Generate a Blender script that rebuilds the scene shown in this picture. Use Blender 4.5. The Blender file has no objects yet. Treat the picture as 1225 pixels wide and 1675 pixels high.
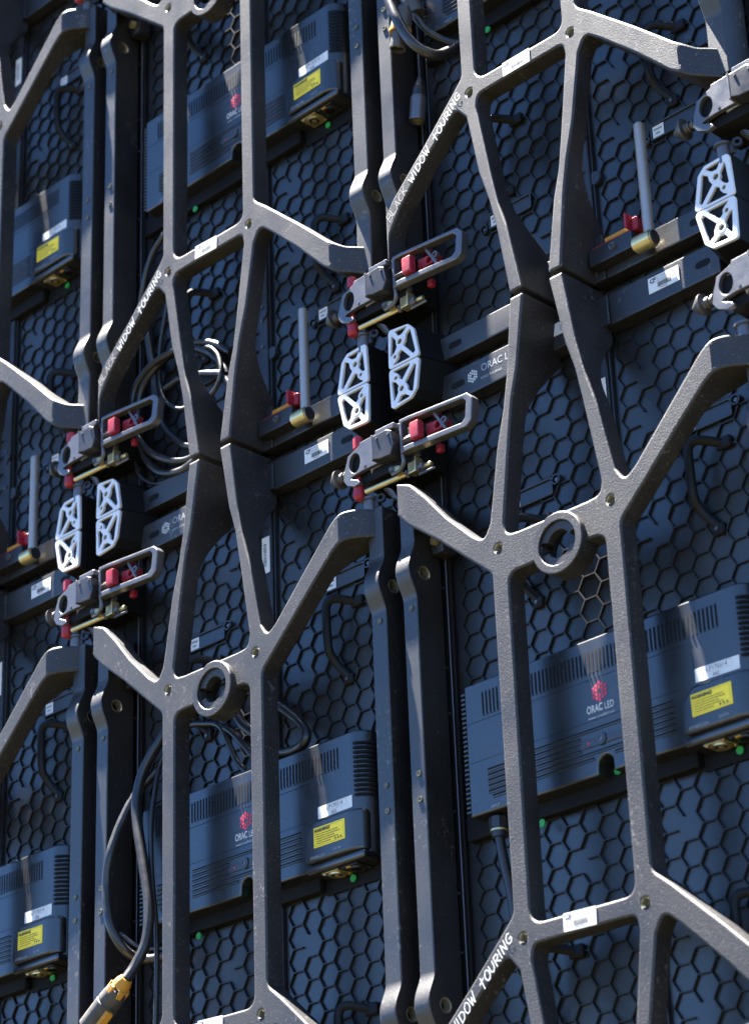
import bpy, bmesh, math, random
from mathutils import Vector, Matrix
random.seed(4)
sc = bpy.context.scene
S = 0.64                      # metres per wall column (one brace is 0.64 m wide)
H = 1.881                     # brace pitch in columns
R = math.radians
# ------------------------------------------------------------------ camera
P_CAM = [3.954753, -0.768383, 0.444632, -0.039881, 3.56567, -3.300998, -3.07856]
yaw, pit, rol = P_CAM[1:4]
f = Vector((math.sin(yaw)*math.cos(pit), math.cos(yaw)*math.cos(pit), math.sin(pit)))
r0 = Vector((math.cos(yaw), -math.sin(yaw), 0)); u0 = r0.cross(f)
r = math.cos(rol)*r0 + math.sin(rol)*u0
u = -math.sin(rol)*r0 + math.cos(rol)*u0
cam = bpy.data.cameras.new('camera'); co = bpy.data.objects.new('camera', cam)
sc.collection.objects.link(co); sc.camera = co
co.matrix_world = Matrix(((r.x, u.x, -f.x, P_CAM[4]*S), (r.y, u.y, -f.y, P_CAM[5]*S), (r.z, u.z, -f.z, P_CAM[6]*S), (0, 0, 0, 1)))
cam.sensor_fit = 'VERTICAL'; cam.sensor_height = 24; cam.lens = 24*P_CAM[0]*1000/1675
cam.clip_start = 0.1; cam.clip_end = 2000
cam.dof.use_dof = True; cam.dof.focus_distance = 5.15*S; cam.dof.aperture_fstop = 4.0
# ------------------------------------------------------------------ light
SUN_TILT, SUN_GRAZE = 16.5, 4.8       # leaning left of straight up, degrees in front of the wall
E, T = R(SUN_GRAZE), R(SUN_TILT)
sd = Vector((-math.sin(T)*math.cos(E), -math.sin(E), math.cos(T)*math.cos(E)))
w = bpy.data.worlds.new('World'); sc.world = w; w.use_nodes = True
nt = w.node_tree; nt.nodes.clear()
sky = nt.nodes.new('ShaderNodeTexSky'); sky.sky_type = 'NISHITA'; sky.sun_disc = False
sky.sun_elevation = math.asin(sd.z); sky.sun_rotation = math.atan2(sd.x, sd.y)
sky.air_density = 0.32; sky.dust_density = 0.0; sky.ozone_density = 6.0
bg = nt.nodes.new('ShaderNodeBackground'); bg.inputs[1].default_value = 0.05
wo = nt.nodes.new('ShaderNodeOutputWorld')
hs = nt.nodes.new('ShaderNodeHueSaturation'); hs.inputs['Saturation'].default_value = 1.06; hs.inputs['Hue'].default_value = 0.496; hs.inputs['Value'].default_value = 1.0
nt.links.new(sky.outputs[0], hs.inputs['Color']); nt.links.new(hs.outputs[0], bg.inputs[0]); nt.links.new(bg.outputs[0], wo.inputs[0])
sl = bpy.data.lights.new('sun', 'SUN'); sl.energy = 5.0; sl.angle = R(0.5); sl.color = (1.0, 0.95, 0.88)
so = bpy.data.objects.new('sun', sl); sc.collection.objects.link(so)
so.rotation_euler = sd.to_track_quat('Z', 'Y').to_euler()
sc.view_settings.view_transform = 'Standard'; sc.view_settings.look = 'None'
sc.view_settings.gamma = 1; sc.view_settings.exposure = 4.08
sc.cycles.max_bounces = 6; sc.cycles.diffuse_bounces = 3; sc.cycles.glossy_bounces = 4

# ------------------------------------------------------------------ materials
def mat(name, col, rough=0.5, metal=0.0, spec=0.5, bump=0.0, bscale=400, speck=0.0, var=0.0, coat=0.0, dust=0.0, vscale=6, wear=0.0):
    m = bpy.data.materials.new(name); m.use_nodes = True
    n = m.node_tree.nodes; l = m.node_tree.links; b = n['Principled BSDF']
    b.inputs['Roughness'].default_value = rough; b.inputs['Metallic'].default_value = metal
    b.inputs['Specular IOR Level'].default_value = spec
    if coat: b.inputs['Coat Weight'].default_value = coat; b.inputs['Coat Roughness'].default_value = 0.15
    tc = n.new('ShaderNodeTexCoord'); oi = n.new('ShaderNodeObjectInfo')
    off = n.new('ShaderNodeVectorMath'); off.operation = 'ADD'; l.new(tc.outputs['Object'], off.inputs[0])
    sca = n.new('ShaderNodeVectorMath'); sca.operation = 'SCALE'; sca.inputs[3].default_value = 7.0
    cmb = n.new('ShaderNodeCombineXYZ')
    for k in range(3): l.new(oi.outputs['Random'], cmb.inputs[k])
    l.new(cmb.outputs[0], sca.inputs[0]); l.new(sca.outputs[0], off.inputs[1])
    src = off.outputs[0]
    cur = None
    rgb = n.new('ShaderNodeRGB'); rgb.outputs[0].default_value = (*col, 1); cur = rgb.outputs[0]
    def mix(a, bcol, fac, mode='MIX'):
        x = n.new('ShaderNodeMix'); x.data_type = 'RGBA'; x.blend_type = mode
        l.new(fac, x.inputs[0]); l.new(a, x.inputs[6]); x.inputs[7].default_value = (*bcol, 1); return x.outputs[2]
    if var or dust:
        nz = n.new('ShaderNodeTexNoise'); nz.inputs['Scale'].default_value = vscale; nz.inputs['Detail'].default_value = 6; nz.inputs['Roughness'].default_value = 0.65
        l.new(src, nz.inputs['Vector'])
        mr = n.new('ShaderNodeMapRange'); mr.inputs[1].default_value = 0.35; mr.inputs[2].default_value = 0.75
        mr.inputs[3].default_value = 0; mr.inputs[4].default_value = max(var, dust); l.new(nz.outputs[0], mr.inputs[0])
        cur = mix(cur, tuple(min(1, c*2.2+0.02) for c in col) if not dust else (0.22, 0.19, 0.16), mr.outputs[0])
        rr = n.new('ShaderNodeMapRange'); rr.inputs[1].default_value = 0.3; rr.inputs[2].default_value = 0.7
        rr.inputs[3].default_value = rough-0.07; rr.inputs[4].default_value = rough+0.1; l.new(nz.outputs[0], rr.inputs[0])
        l.new(rr.outputs[0], b.inputs['Roughness'])
    if speck:
        vo = n.new('ShaderNodeTexNoise'); vo.inputs['Scale'].default_value = 420; vo.inputs['Detail'].default_value = 2
        l.new(src, vo.inputs['Vector'])
        cr = n.new('ShaderNodeMapRange'); cr.inputs[1].default_value = 0.64; cr.inputs[2].default_value = 0.74
        cr.inputs[3].default_value = 0; cr.inputs[4].default_value = speck; l.new(vo.outputs[0], cr.inputs[0])
        cur = mix(cur, (0.4, 0.36, 0.36), cr.outputs[0])
    if wear:
        a1 = n.new('ShaderNodeTexNoise'); a1.inputs['Scale'].default_value = 14; a1.inputs['Detail'].default_value = 5; a1.inputs['Roughness'].default_value = 0.7
        mp = n.new('ShaderNodeMapping'); mp.inputs['Scale'].default_value = (3.0, 3.0, 0.7); l.new(src, mp.inputs[0]); l.new(mp.outputs[0], a1.inputs['Vector'])
        a2 = n.new('ShaderNodeTexNoise'); a2.inputs['Scale'].default_value = 160; a2.inputs['Detail'].default_value = 4; l.new(src, a2.inputs['Vector'])
        mm = n.new('ShaderNodeMath'); mm.operation = 'MULTIPLY'; l.new(a1.outputs[0], mm.inputs[0]); l.new(a2.outputs[0], mm.inputs[1])
        wr = n.new('ShaderNodeMapRange'); wr.inputs[1].default_value = 0.345; wr.inputs[2].default_value = 0.42; wr.inputs[3].default_value = 0; wr.inputs[4].default_value = wear; l.new(mm.outputs[0], wr.inputs[0])
        cur = mix(cur, (0.20, 0.18, 0.16), wr.outputs[0])
    l.new(cur, b.inputs['Base Color'])
    if bump:
        nb = n.new('ShaderNodeTexNoise'); nb.inputs['Scale'].default_value = bscale; nb.inputs['Detail'].default_value = 3
        l.new(src, nb.inputs['Vector'])
        bp = n.new('ShaderNodeBump'); bp.inputs['Strength'].default_value = bump; bp.inputs['Distance'].default_value = 0.0006
        l.new(nb.outputs[0], bp.inputs['Height']); l.new(bp.outputs[0], b.inputs['Normal'])
    return m
M = dict(
    cast=mat('black_powder_coat', (0.0150, 0.0135, 0.0140), 0.50, 0, 0.45, 0.6, 480, speck=0.30, var=0.3, vscale=9, wear=0.35),
    rail=mat('rail_coat', (0.0100, 0.0092, 0.0095), 0.42, 0, 0.6, 0.4, 500, speck=0.14, var=0.3, vscale=7, wear=0.3),
    shell=mat('moulded_plastic', (0.0065, 0.0068, 0.0075), 0.36, 0, 0.68, 0.12, 700, var=0.3, vscale=5, wear=0.08),
    rib=mat('rib_plastic', (0.0080, 0.0078, 0.0080), 0.45, 0, 0.4, 0.1, 700),
    box=mat('housing_plastic', (0.0080, 0.0082, 0.0095), 0.30, 0, 0.85, 0.10, 800, var=0.3, vscale=8, wear=0.12),
    dark=mat('dark_recess', (0.003, 0.003, 0.0035), 0.7, 0, 0.2),  # near-black colour stands in for shade in holes and gaps; also black parts
    rubber=mat('cable_rubber', (0.009, 0.009, 0.010), 0.34, 0, 0.5, 0.2, 300, dust=0.05, vscale=40),
    alu=mat('milled_aluminium', (0.56, 0.56, 0.58), 0.5, 0.2, 0.5, 0.1, 500, var=0.05),
    blackanod=mat('black_anodised', (0.022, 0.022, 0.026), 0.32, 0.3, 0.5, 0.15, 600, dust=0.04, vscale=30),
    steel=mat('latch_steel', (0.11, 0.11, 0.12), 0.34, 0.6, 0.5, 0.2, 500, dust=0.10, vscale=40),
    worn=mat('worn_grey_metal', (0.060, 0.055, 0.050), 0.42, 0.3, 0.5, 0.3, 500, dust=0.15, vscale=50),
    brass=mat('passivated_zinc', (0.46, 0.38, 0.20), 0.32, 0.8, 0.5, 0.2, 400, var=0.2, vscale=60),
    brassdark=mat('dull_rivet', (0.10, 0.085, 0.05), 0.4, 0.6),
    blockblack=mat('block_black', (0.0045, 0.0045, 0.005), 0.6, 0, 0.18, 0.15, 600),
    bar=mat('light_button_bar', (0.03, 0.034, 0.042), 0.35),
    rubber2=mat('matt_plug_rubber', (0.028, 0.026, 0.024), 0.55, 0, 0.4, 0.3, 200, dust=0.2, vscale=60),
    post=mat('rubbed_steel_post', (0.30, 0.28, 0.27), 0.36, 0.45, 0.5, 0.25, 350, dust=0.2, vscale=60),  # pale tone puts sunlight into the colour; the post stands unlit
    grip=mat('black_handle_plastic', (0.0035, 0.0035, 0.004), 0.55, 0, 0.25),
    red=mat('red_anodised', (0.27, 0.010, 0.026), 0.42, 0.15, 0.4, 0.2, 400, dust=0.12, vscale=90),
    yellow=mat('yellow_plastic', (0.42, 0.19, 0.012), 0.5, 0, 0.4, dust=0.2, vscale=80),
    ylabel=mat('yellow_vinyl', (0.85, 0.64, 0.015), 0.45),
    white=mat('white_print', (0.50, 0.50, 0.50), 0.55, dust=0.12, vscale=30),
    worntext=mat('painted_lettering', (0.30, 0.28, 0.26), 0.6, dust=0.5, vscale=45),
    label=mat('paper_label', (0.62, 0.62, 0.62), 0.5, dust=0.10, vscale=25),
    ink=mat('label_ink', (0.03, 0.03, 0.035), 0.6),
    greyink=mat('grey_ink', (0.30, 0.31, 0.34), 0.6),
    redink=mat('red_ink', (0.50, 0.03, 0.07), 0.5),
    green=mat('green_marker', (0.012, 0.26, 0.04), 0.5),
    rawrim=mat('raw_aluminium_rim', (0.30, 0.28, 0.20), 0.35, 0.6),
    ground=mat('dry_ground', (0.026, 0.023, 0.010), 0.95, 0, 0.1, 0.5, 60, var=0.3, vscale=0.8),
)
# ------------------------------------------------------------------ mesh helpers (unit = one column width, scaled by S)
col = sc.collection
def newobj(name, me, m, parent=None, label=None, kind=None):
    o = bpy.data.objects.new(name, me); col.objects.link(o)
    if m is not None and not me.materials: me.materials.append(m)
    if parent is not None: o.parent = parent
    if label: o['label'] = label
    if kind: o['kind'] = kind
    elif name != 'ground' and len(me.polygons) > 12:
        wn = o.modifiers.new('face weighted normals', 'WEIGHTED_NORMAL'); wn.keep_sharp = True; wn.weight = 100
    return o
def smooth_angle(me, ang=35):
    bm = bmesh.new(); bm.from_mesh(me)
    for fc in bm.faces: fc.smooth = True
    a = R(ang)
    for e in bm.edges:
        e.smooth = len(e.link_faces) == 2 and e.calc_face_angle(0) < a
    bm.to_mesh(me); bm.free()
class MB:
    def __init__(s): s.bm = bmesh.new()
    def add(s, other, M4=None):
        vs = {}
        for v in other.verts: vs[v] = s.bm.verts.new(M4 @ v.co if M4 else v.co)
        for fc in other.faces:
            try: s.bm.faces.new([vs[v] for v in fc.verts])
            except ValueError: pass
        other.free(); return s
    def box(s, x0, x1, y0, y1, z0, z1, bev=0.0, seg=1, mat4=None):
        b = bmesh.new(); bmesh.ops.create_cube(b, size=1)
        for v in b.verts:
            v.co = Vector(((x0+x1)/2+v.co.x*(x1-x0), (y0+y1)/2+v.co.y*(y1-y0), (z0+z1)/2+v.co.z*(z1-z0)))
        if bev: bmesh.ops.bevel(b, geom=list(b.edges), offset=bev, segments=seg, affect='EDGES', profile=0.5)
        return s.add(b, mat4)
    def cyl(s, c, d, r1, h, r2=None, seg=20, bev=0.0, caps=True):
        """cylinder centred on c along direction d, radius r1 at -d end and r2 at +d end"""
        b = bmesh.new(); bmesh.ops.create_cone(b, cap_ends=caps, segments=seg, radius1=r1, radius2=r1 if r2 is None else r2, depth=h)
        if bev: bmesh.ops.bevel(b, geom=[e for e in b.edges if len(e.link_faces) == 2 and e.calc_face_angle(0) > 0.9], offset=bev, segments=2, affect='EDGES')
        q = Vector(d).to_track_quat('Z', 'Y').to_matrix().to_4x4()
        return s.add(b, Matrix.Translation(Vector(c)) @ q)
    def lathe(s, c, d, prof, seg=32, close=True):
        """prof: list of (radius, height along d), closed loop"""
        q = Vector(d).to_track_quat('Z', 'Y').to_matrix(); c = Vector(c); n = len(prof); rows = []
        for k in range(seg):
            a = 2*math.pi*k/seg
            rows.append([s.bm.verts.new(c + q @ Vector((rr*math.cos(a), rr*math.sin(a), hh))) for rr, hh in prof])
        for k in range(seg):
            A, B = rows[k], rows[(k+1) % seg]
            for i in range(n if close else n-1):
                j = (i+1) % n; s.bm.faces.new((A[i], B[i], B[j], A[j]))
        return s
    def tube(s, pts, rad, seg=10, sub=6, flat=1.0, cap=True):
        P = smooth_path([Vector(p) for p in pts], sub); n = len(P); prev = None; rings = []
        for i, p in enumerate(P):
            t = (P[min(i+1, n-1)]-P[max(i-1, 0)]).normalized()
            if prev is None:
                a = Vector((0, -1, 0)) if abs(t.y) < 0.9 else Vector((1, 0, 0)); nrm = (a - t*a.dot(t)).normalized()
            else: nrm = (prev - t*prev.dot(t)).normalized()
            prev = nrm; bn = t.cross(nrm)
            rr = rad(i/(n-1)) if callable(rad) else rad
            rings.append([s.bm.verts.new(p + nrm*math.cos(2*math.pi*k/seg)*rr*flat + bn*math.sin(2*math.pi*k/seg)*rr) for k in range(seg)])
        for A, B in zip(rings, rings[1:]):
            for k in range(seg): s.bm.faces.new((A[k], A[(k+1) % seg], B[(k+1) % seg], B[k]))
        if cap: s.bm.faces.new(rings[0][::-1]); s.bm.faces.new(rings[-1])
        return s
    def quad(s, pts):
        s.bm.faces.new([s.bm.verts.new(Vector(p)) for p in pts]); return s
    def build(s, name, m, parent=None, ang=35, label=None, kind=None):
        bmesh.ops.recalc_face_normals(s.bm, faces=s.bm.faces)
        a = R(ang)
        for fc in s.bm.faces: fc.smooth = True
        for e in s.bm.edges: e.smooth = len(e.link_faces) == 2 and e.calc_face_angle(0) < a
        bmesh.ops.scale(s.bm, vec=(S, S, S), verts=s.bm.verts)
        me = bpy.data.meshes.new(name); s.bm.to_mesh(me); s.bm.free()
        return newobj(name, me, m, parent, label, kind)
def smooth_path(P, sub):
    if len(P) < 3 or sub < 2: return P
    out = []; Q = [2*P[0]-P[1]] + P + [2*P[-1]-P[-2]]
    for i in range(1, len(Q)-2):
        p0, p1, p2, p3 = Q[i-1:i+3]
        for k in range(sub):
            t = k/sub
            out.append(0.5*((2*p1)+(p2-p0)*t+(2*p0-5*p1+4*p2-p3)*t*t+(3*p1-p0-3*p2+p3)*t**3))
    out.append(P[-1]); return out
def fillet(pts, res=5, seglen=0.02):
    """pts: (x, z, radius); returns dense closed outline"""
    n = len(pts); out = []
    for i in range(n):
        p = Vector(pts[i][:2]); a = Vector(pts[i-1][:2]); b = Vector(pts[(i+1) % n][:2]); rr = pts[i][2] if len(pts[i]) > 2 else 0
        if rr <= 0: out.append(p); continue
        da, db = (a-p), (b-p); la, lb = da.length, db.length; da.normalize(); db.normalize()
        th = math.acos(max(-1, min(1, da.dot(db))))
        if th > math.pi-0.02: out.append(p); continue
        d = min(rr/math.tan(th/2), la*0.48, lb*0.48)
        s0, s1 = p+da*d, p+db*d
        for k in range(res+1):
            t = k/res; out.append(s0*(1-t)**2 + p*2*t*(1-t) + s1*t*t)
    res_ = []
    for i in range(len(out)):
        a, b = out[i], out[(i+1) % len(out)]; L = (b-a).length
        if L < 1e-6: continue
        k = max(1, int(L/seglen))
        for j in range(k): res_.append(a.lerp(b, j/k))
    return res_
def plate_mesh(loops, y0, y1, bev=0.003, bres=2):
    """2D loops (x,z) -> mesh between Y=y0 (front) and y1 (back), bevelled rims"""
    cu = bpy.data.curves.new('c', 'CURVE'); cu.dimensions = '2D'; cu.fill_mode = 'BOTH'
    bev = min(bev, (y1-y0)*0.49)
    cu.extrude = (y1-y0)/2 - bev; cu.bevel_depth = bev; cu.bevel_resolution = bres; cu.offset = -bev
    for lp in loops:
        sp = cu.splines.new('POLY'); sp.points.add(len(lp)-1); sp.use_cyclic_u = True
        for k, p in enumerate(lp): sp.points[k].co = (p[0], p[1], 0, 1)
    o = bpy.data.objects.new('c', cu); col.objects.link(o)
    dg = bpy.context.evaluated_depsgraph_get()
    me = bpy.data.meshes.new_from_object(o.evaluated_get(dg), depsgraph=dg)
    bpy.data.objects.remove(o); bpy.data.curves.remove(cu)
    ym = (y0+y1)/2
    for v in me.vertices:
        x, z, h = v.co; v.co = (x, ym-h, z)
    me.materials.clear()
    return me
def slice_x(me, xs):
    bm = bmesh.new(); bm.from_mesh(me)
    for x in xs: bmesh.ops.bisect_plane(bm, geom=list(bm.verts)+list(bm.edges)+list(bm.faces), plane_co=(x, 0, 0), plane_no=(1, 0, 0), dist=1e-5)
    bm.to_mesh(me); bm.free(); return me
def finish(me, ang=32):
    bm = bmesh.new(); bm.from_mesh(me)
    bmesh.ops.remove_doubles(bm, verts=bm.verts, dist=1e-5)
    bmesh.ops.recalc_face_normals(bm, faces=bm.faces)
    a = R(ang)
    for fc in bm.faces: fc.smooth = abs(fc.normal.y) < 0.9995
    for e in bm.edges: e.smooth = len(e.link_faces) == 2 and e.calc_face_angle(0) < a
    bmesh.ops.scale(bm, vec=(S, S, S), verts=bm.verts)
    bm.to_mesh(me); bm.free(); return me
def plate(name, loops, y0, y1, m, parent, bev=0.003, bres=2, label=None):
    return newobj(name, finish(plate_mesh(loops, y0, y1, bev, bres)), m, parent, label)
def circle(cx, cz, rr, n=24): return [Vector((cx+rr*math.cos(2*math.pi*k/n), cz+rr*math.sin(2*math.pi*k/n))) for k in range(n)]
def text(name, body, x, z, y, size, m, parent, ang=0, shear=0, sx=1.0, bold=0.0, align='CENTER', label=None, spacing=1.0):
    cu = bpy.data.curves.new('t', 'FONT'); cu.body = body; cu.size = size; cu.shear = shear; cu.align_x = align; cu.align_y = 'CENTER'
    cu.offset = bold; cu.space_character = spacing; cu.resolution_u = 3
    o = bpy.data.objects.new('t', cu); col.objects.link(o)
    dg = bpy.context.evaluated_depsgraph_get(); me = bpy.data.meshes.new_from_object(o.evaluated_get(dg), depsgraph=dg)
    bpy.data.objects.remove(o); bpy.data.curves.remove(cu); me.materials.clear()
    c, s_ = math.cos(ang), math.sin(ang)
    for v in me.vertices:
        px, pz = v.co.x*sx, v.co.y
        v.co = ((x+px*c-pz*s_)*S, y*S, (z+px*s_+pz*c)*S)
    return newobj(name, me, m, parent, label)
def empty(name, x, y, z, label, cat, group=None):
    o = bpy.data.objects.new(name, None); col.objects.link(o); o.location = (x*S, y*S, z*S); o.empty_display_size = 0.05
    o['label'] = label; o['category'] = cat
    if group: o['group'] = group
    return o
def copy_tree(o, parent=None, loc=None, label=None, skip=()):
    c = o.copy(); col.objects.link(c); c.parent = parent
    if loc: c.location = (loc[0]*S, loc[1]*S, loc[2]*S)
    if label: c['label'] = label
    for ch in o.children:
        if not ch.name.startswith(skip or ('\0',)): copy_tree(ch, c)
    return c
def ctr(i, j): return (i-0.1445, 0.0, 0.3945-H*j)
def sstep(t): t = max(0, min(1, t)); return t*t*(3-2*t)

# ------------------------------------------------------------------ the setting
gz = -3.079*S - 1.55
me = bpy.data.meshes.new('ground'); g = 600
me.from_pydata([(-g, -g, gz), (g, -g, gz), (g, g, gz), (-g, g, gz)], [], [(0, 1, 2, 3)])
newobj('ground', me, M['ground'], kind='structure')

# ------------------------------------------------------------------ cast brace
F_Y = 0.047
def brace_outline():
    ru = [(0.165, 0.0, 0), (0.165, 0.345, 0.03), (0.232, 0.406, 0), (0.317, 0.485, 0), (0.409, 0.568, 0.10), (0.494, 0.572, 0),
          (0.494, 0.636, 0), (0.408, 0.638, 0.10), (0.279, 0.512, 0), (0.211, 0.445, 0), (0.182, 0.424, 0.016), (0.163, 0.455, 0.012),
          (0.154, 0.499, 0), (0.133, 0.608, 0), (0.109, 0.692, 0), (0.094, 0.765, 0), (0.071, 0.934, 0.004),
          (0.035, 0.934, 0.004), (0.064, 0.772, 0), (0.083, 0.707, 0), (0.097, 0.627, 0), (0.114, 0.519, 0), (0.126, 0.443, 0), (0.120, 0.416, 0.018), (0.09, 0.413, 0)]
    lu = [(-x, z, q) for x, z, q in reversed(ru)]
    # upper left arm stops over the left rail
    k0 = next(k for k, p in enumerate(lu) if abs(p[0]+0.211) < 1e-6)
    lu = lu[:k0+1] + [(-0.279, 0.512, 0), (-0.333, 0.577, 0), (-0.376, 0.622, 0.03), (-0.411, 0.636, 0.012), (-0.457, 0.636, 0),
          (-0.457, 0.560, 0), (-0.419, 0.566, 0.02), (-0.385, 0.530, 0.03), (-0.301, 0.464, 0), (-0.232, 0.403, 0), (-0.165, 0.345, 0.03), (-0.165, 0.0, 0)]
    # lower right: mirror of upper with its own bend
    rl = [(0.165, -0.341, 0.03), (0.204, -0.373, 0), (0.309, -0.469, 0), (0.405, -0.562, 0.04), (0.440, -0.586, 0.03), (0.494, -0.592, 0),
          (0.494, -0.665, 0), (0.426, -0.652, 0.04), (0.386, -0.622, 0.04), (0.306, -0.536, 0), (0.215, -0.448, 0), (0.182, -0.420, 0.016), (0.162, -0.455, 0.012),
          (0.154, -0.499, 0), (0.133, -0.608, 0), (0.109, -0.692, 0), (0.094, -0.765, 0), (0.070, -0.934, 0.004),
          (0.035, -0.934, 0.004), (0.064, -0.772, 0), (0.083, -0.707, 0), (0.097, -0.627, 0), (0.114, -0.519, 0), (0.126, -0.440, 0), (0.121, -0.413, 0.018), (0.09, -0.412, 0)]
    ll = [(-0.09, -0.412, 0), (-0.121, -0.413, 0.018), (-0.126, -0.440, 0), (-0.114, -0.519, 0), (-0.097, -0.627, 0), (-0.083, -0.707, 0), (-0.064, -0.772, 0),
          (-0.035, -0.934, 0.004), (-0.070, -0.934, 0.004), (-0.094, -0.765, 0), (-0.109, -0.692, 0), (-0.133, -0.608, 0), (-0.150, -0.499, 0),
          (-0.158, -0.455, 0.012), (-0.186, -0.420, 0.016), (-0.212, -0.438, 0), (-0.291, -0.507, 0), (-0.366, -0.585, 0.05), (-0.402, -0.639, 0.04), (-0.410, -0.700, 0.012),
          (-0.457, -0.700, 0.0), (-0.457, -0.625, 0), (-0.423, -0.602, 0.035), (-0.388, -0.556, 0.04), (-0.288, -0.465, 0), (-0.187, -0.368, 0), (-0.165, -0.345, 0.03), (-0.165, 0.0, 0)]
    # counter-clockwise: right side upwards, over the top to the left, down, along the bottom to the right
    top = ru + lu                       # ends at (-.165, 0)
    bottom = list(reversed(ll))[1:]     # from (-.165,-.345) downwards along the left arm to the centre
    return fillet(top + bottom + list(reversed(rl)), 6, 0.018)
def window_outline():
    cx, cz, rr = 0.0165, 0.346, 0.050
    z0 = 0.333; a0 = math.asin((z0-cz)/rr)
    arc = [(cx+rr*math.cos(a), cz+rr*math.sin(a), 0) for a in [a0+(math.pi-2*a0)*k/18 for k in range(19)]]
    pts = [(-0.124, -0.374, 0.032), (0.124, -0.376, 0.028), (0.124, z0, 0.03)] + arc + [(-0.122, z0, 0.024)]
    return fillet(pts, 6, 0.018)
def web_depth(x, z):
    ax, az = abs(x), abs(z)
    d = F_Y
    if az > 0.655 and ax < 0.3: d += min(0.095, 3.6*(az-0.655)**2)
    if ax > 0.165 and az > 0.33: d += 0.045*sstep((ax-(0.345 if (x > 0 or z > 0) else 0.385))/0.075)
    return d
def bend(x, z=0):
    if x > 0.405: return 0.052*sstep((x-0.405)/0.085)+0.022*max(0, (x-0.455)/0.039)**2
    if x < -0.403 and z > 0: return 0.056*sstep((-x-0.412)/0.026)
    if x < -0.403: return 0.052*sstep((-x-0.403)/0.05)
    return 0.0
def make_brace():
    t = empty('bracing_frame', *ctr(0, 0), 'x', 'frame', 'cast bracing frames across the wall')
    holes = [circle(sx*0.1447, sz*0.3952, 0.0085, 16) for sx in (1, -1) for sz in (1, -1)]
    me = plate_mesh([brace_outline(), window_outline()]+holes, 0.0, F_Y, 0.0050, 3)
    slice_x(me, [0.400+0.0085*k for k in range(11)] + [-0.399-0.0065*k for k in range(9)] + [-0.19-0.015*k for k in range(14)])
    for v in me.vertices:
        x, y, z = v.co; d = web_depth(x, z); b = bend(x, z)
        if y > F_Y*0.5:
            y = min(y + d - F_Y, 0.1285)
        else: y = y + b
        v.co = (x, y, z)
    finish(me, 30); newobj('spider_brace', me, M['cast'], t)
    # raised ring with keyed plate
    rb = MB(); c = (0.0165, 0, 0.346)
    rb.lathe(c, (0, 1, 0), [(0.0475, -0.0140), (0.0615, -0.0140), (0.0635, -0.0120), (0.0635, 0.034), (0.0615, 0.037), (0.0462, 0.037), (0.0462, -0.0125)], 56)
    rg = rb.build('ring', M['cast'], t, 30)
    key = [circle(0.0165, 0.346, 0.0464, 40)]
    hole = []
    for k in range(72):
        a = 2*math.pi*k/72; dd = abs(((a-R(2)) + math.pi/2) % math.pi - math.pi/2)
        rr = 0.0442 if dd < 0.36 else 0.0290
        hole.append(Vector((0.0165+rr*math.cos(a), 0.346+rr*math.sin(a))))
    plate('keyed_plate', [key[0], hole], -0.0075, 0.014, M['cast'], rg, 0.0015, 2)
    for sx in (1, -1):
        for sz in (1, -1):
            b = MB(); b.lathe((sx*0.1447, 0, sz*0.3952), (0, 1, 0), [(0.0088, -0.0006), (0.0066, 0.004), (0.0062, 0.018), (0.0088, 0.018)], 18)
            b.cyl((sx*0.1447, 0.016, sz*0.3952), (0, 1, 0), 0.0064, 0.004, seg=12)
            b.build('threaded_insert', M['rawrim'], t)
    # lettering
    a = math.atan2(0.226, 0.240)
    for word, s0, s1, hh, th, m_ in (('BLACK', 0.004, 0.087, 0.0195, 0.0009, 'worntext'), ('WIDOW', 0.100, 0.189, 0.0195, 0.00125, 'white'), ('TOURING', 0.205, 0.322, 0.0190, 0.0014, 'white')):
        handwrite(t, word, (-0.4065, -0.6045), a, s0, s1, hh, th, M[m_])
    # bar code tag
    barcode(t, -0.0065, -0.391, 0.077, 0.034, 0.0, -0.03)
    # side rails with bosses
    def rail(x0, x1):
        P = [(0.050, -0.655), (0.050, -0.518), 'b-', (0.050, -0.390), (0.050, 0.391), 'b+', (0.050, 0.520), (0.050, 0.636), (0.128, 0.636), (0.128, -0.655)]
        out = []
        for p in P:
            if p == 'b-' or p == 'b+':
                zc = -0.454 if p == 'b-' else 0.4555
                for k in range(1, 24):
                    t_ = -1+2*k/24; out.append(Vector((0.05-0.0205*(0.5+0.5*math.cos(math.pi*t_))**0.75, zc+0.063*t_)))
            else: out.append(Vector(p))
        me = plate_mesh([out, circle(0.0765, 0.4555, 0.0150, 20), circle(0.0765, -0.454, 0.0150, 20)], x0, x1, 0.003, 2)
        for v in me.vertices:                 # (profile Y, width, z) -> world axes
            a_, b_, c_ = v.co; v.co = (b_, a_, c_)
        finish(me, 32); return newobj('side_rail', me, M['rail'], t)
    for x0, x1 in ((0.4495, 0.4937), (-0.457, -0.4165)):
        rl = rail(x0, x1); xm = (x0+x1)/2
        for z in (0.3735, 0.0135, -0.0405):
            b = MB(); b.lathe((xm+0.003, 0.05, z), (0, -1, 0), [(0.0, 0.0008), (0.0042, 0.0025), (0.0065, 0.0022), (0.0068, -0.002), (0.0, -0.002)], 16)
            b.build('rivet', M['brassdark'], rl)
        for zc in (0.4555, -0.454):
            b = MB(); b.lathe((x1-0.012, 0.0765, zc), (1, 0, 0), [(0.0153, -0.006), (0.0153, 0.0124), (0.0128, 0.0112), (0.0124, -0.006)], 24)
            bu = b.build('bushing', M['rawrim'], rl)
            b = MB(); b.cyl((x1-0.022, 0.0765, zc), (1, 0, 0), 0.0149, 0.002, seg=20); b.build('bore_shade', M['dark'], t)  # near-black disc gives the hole its shade
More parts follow.
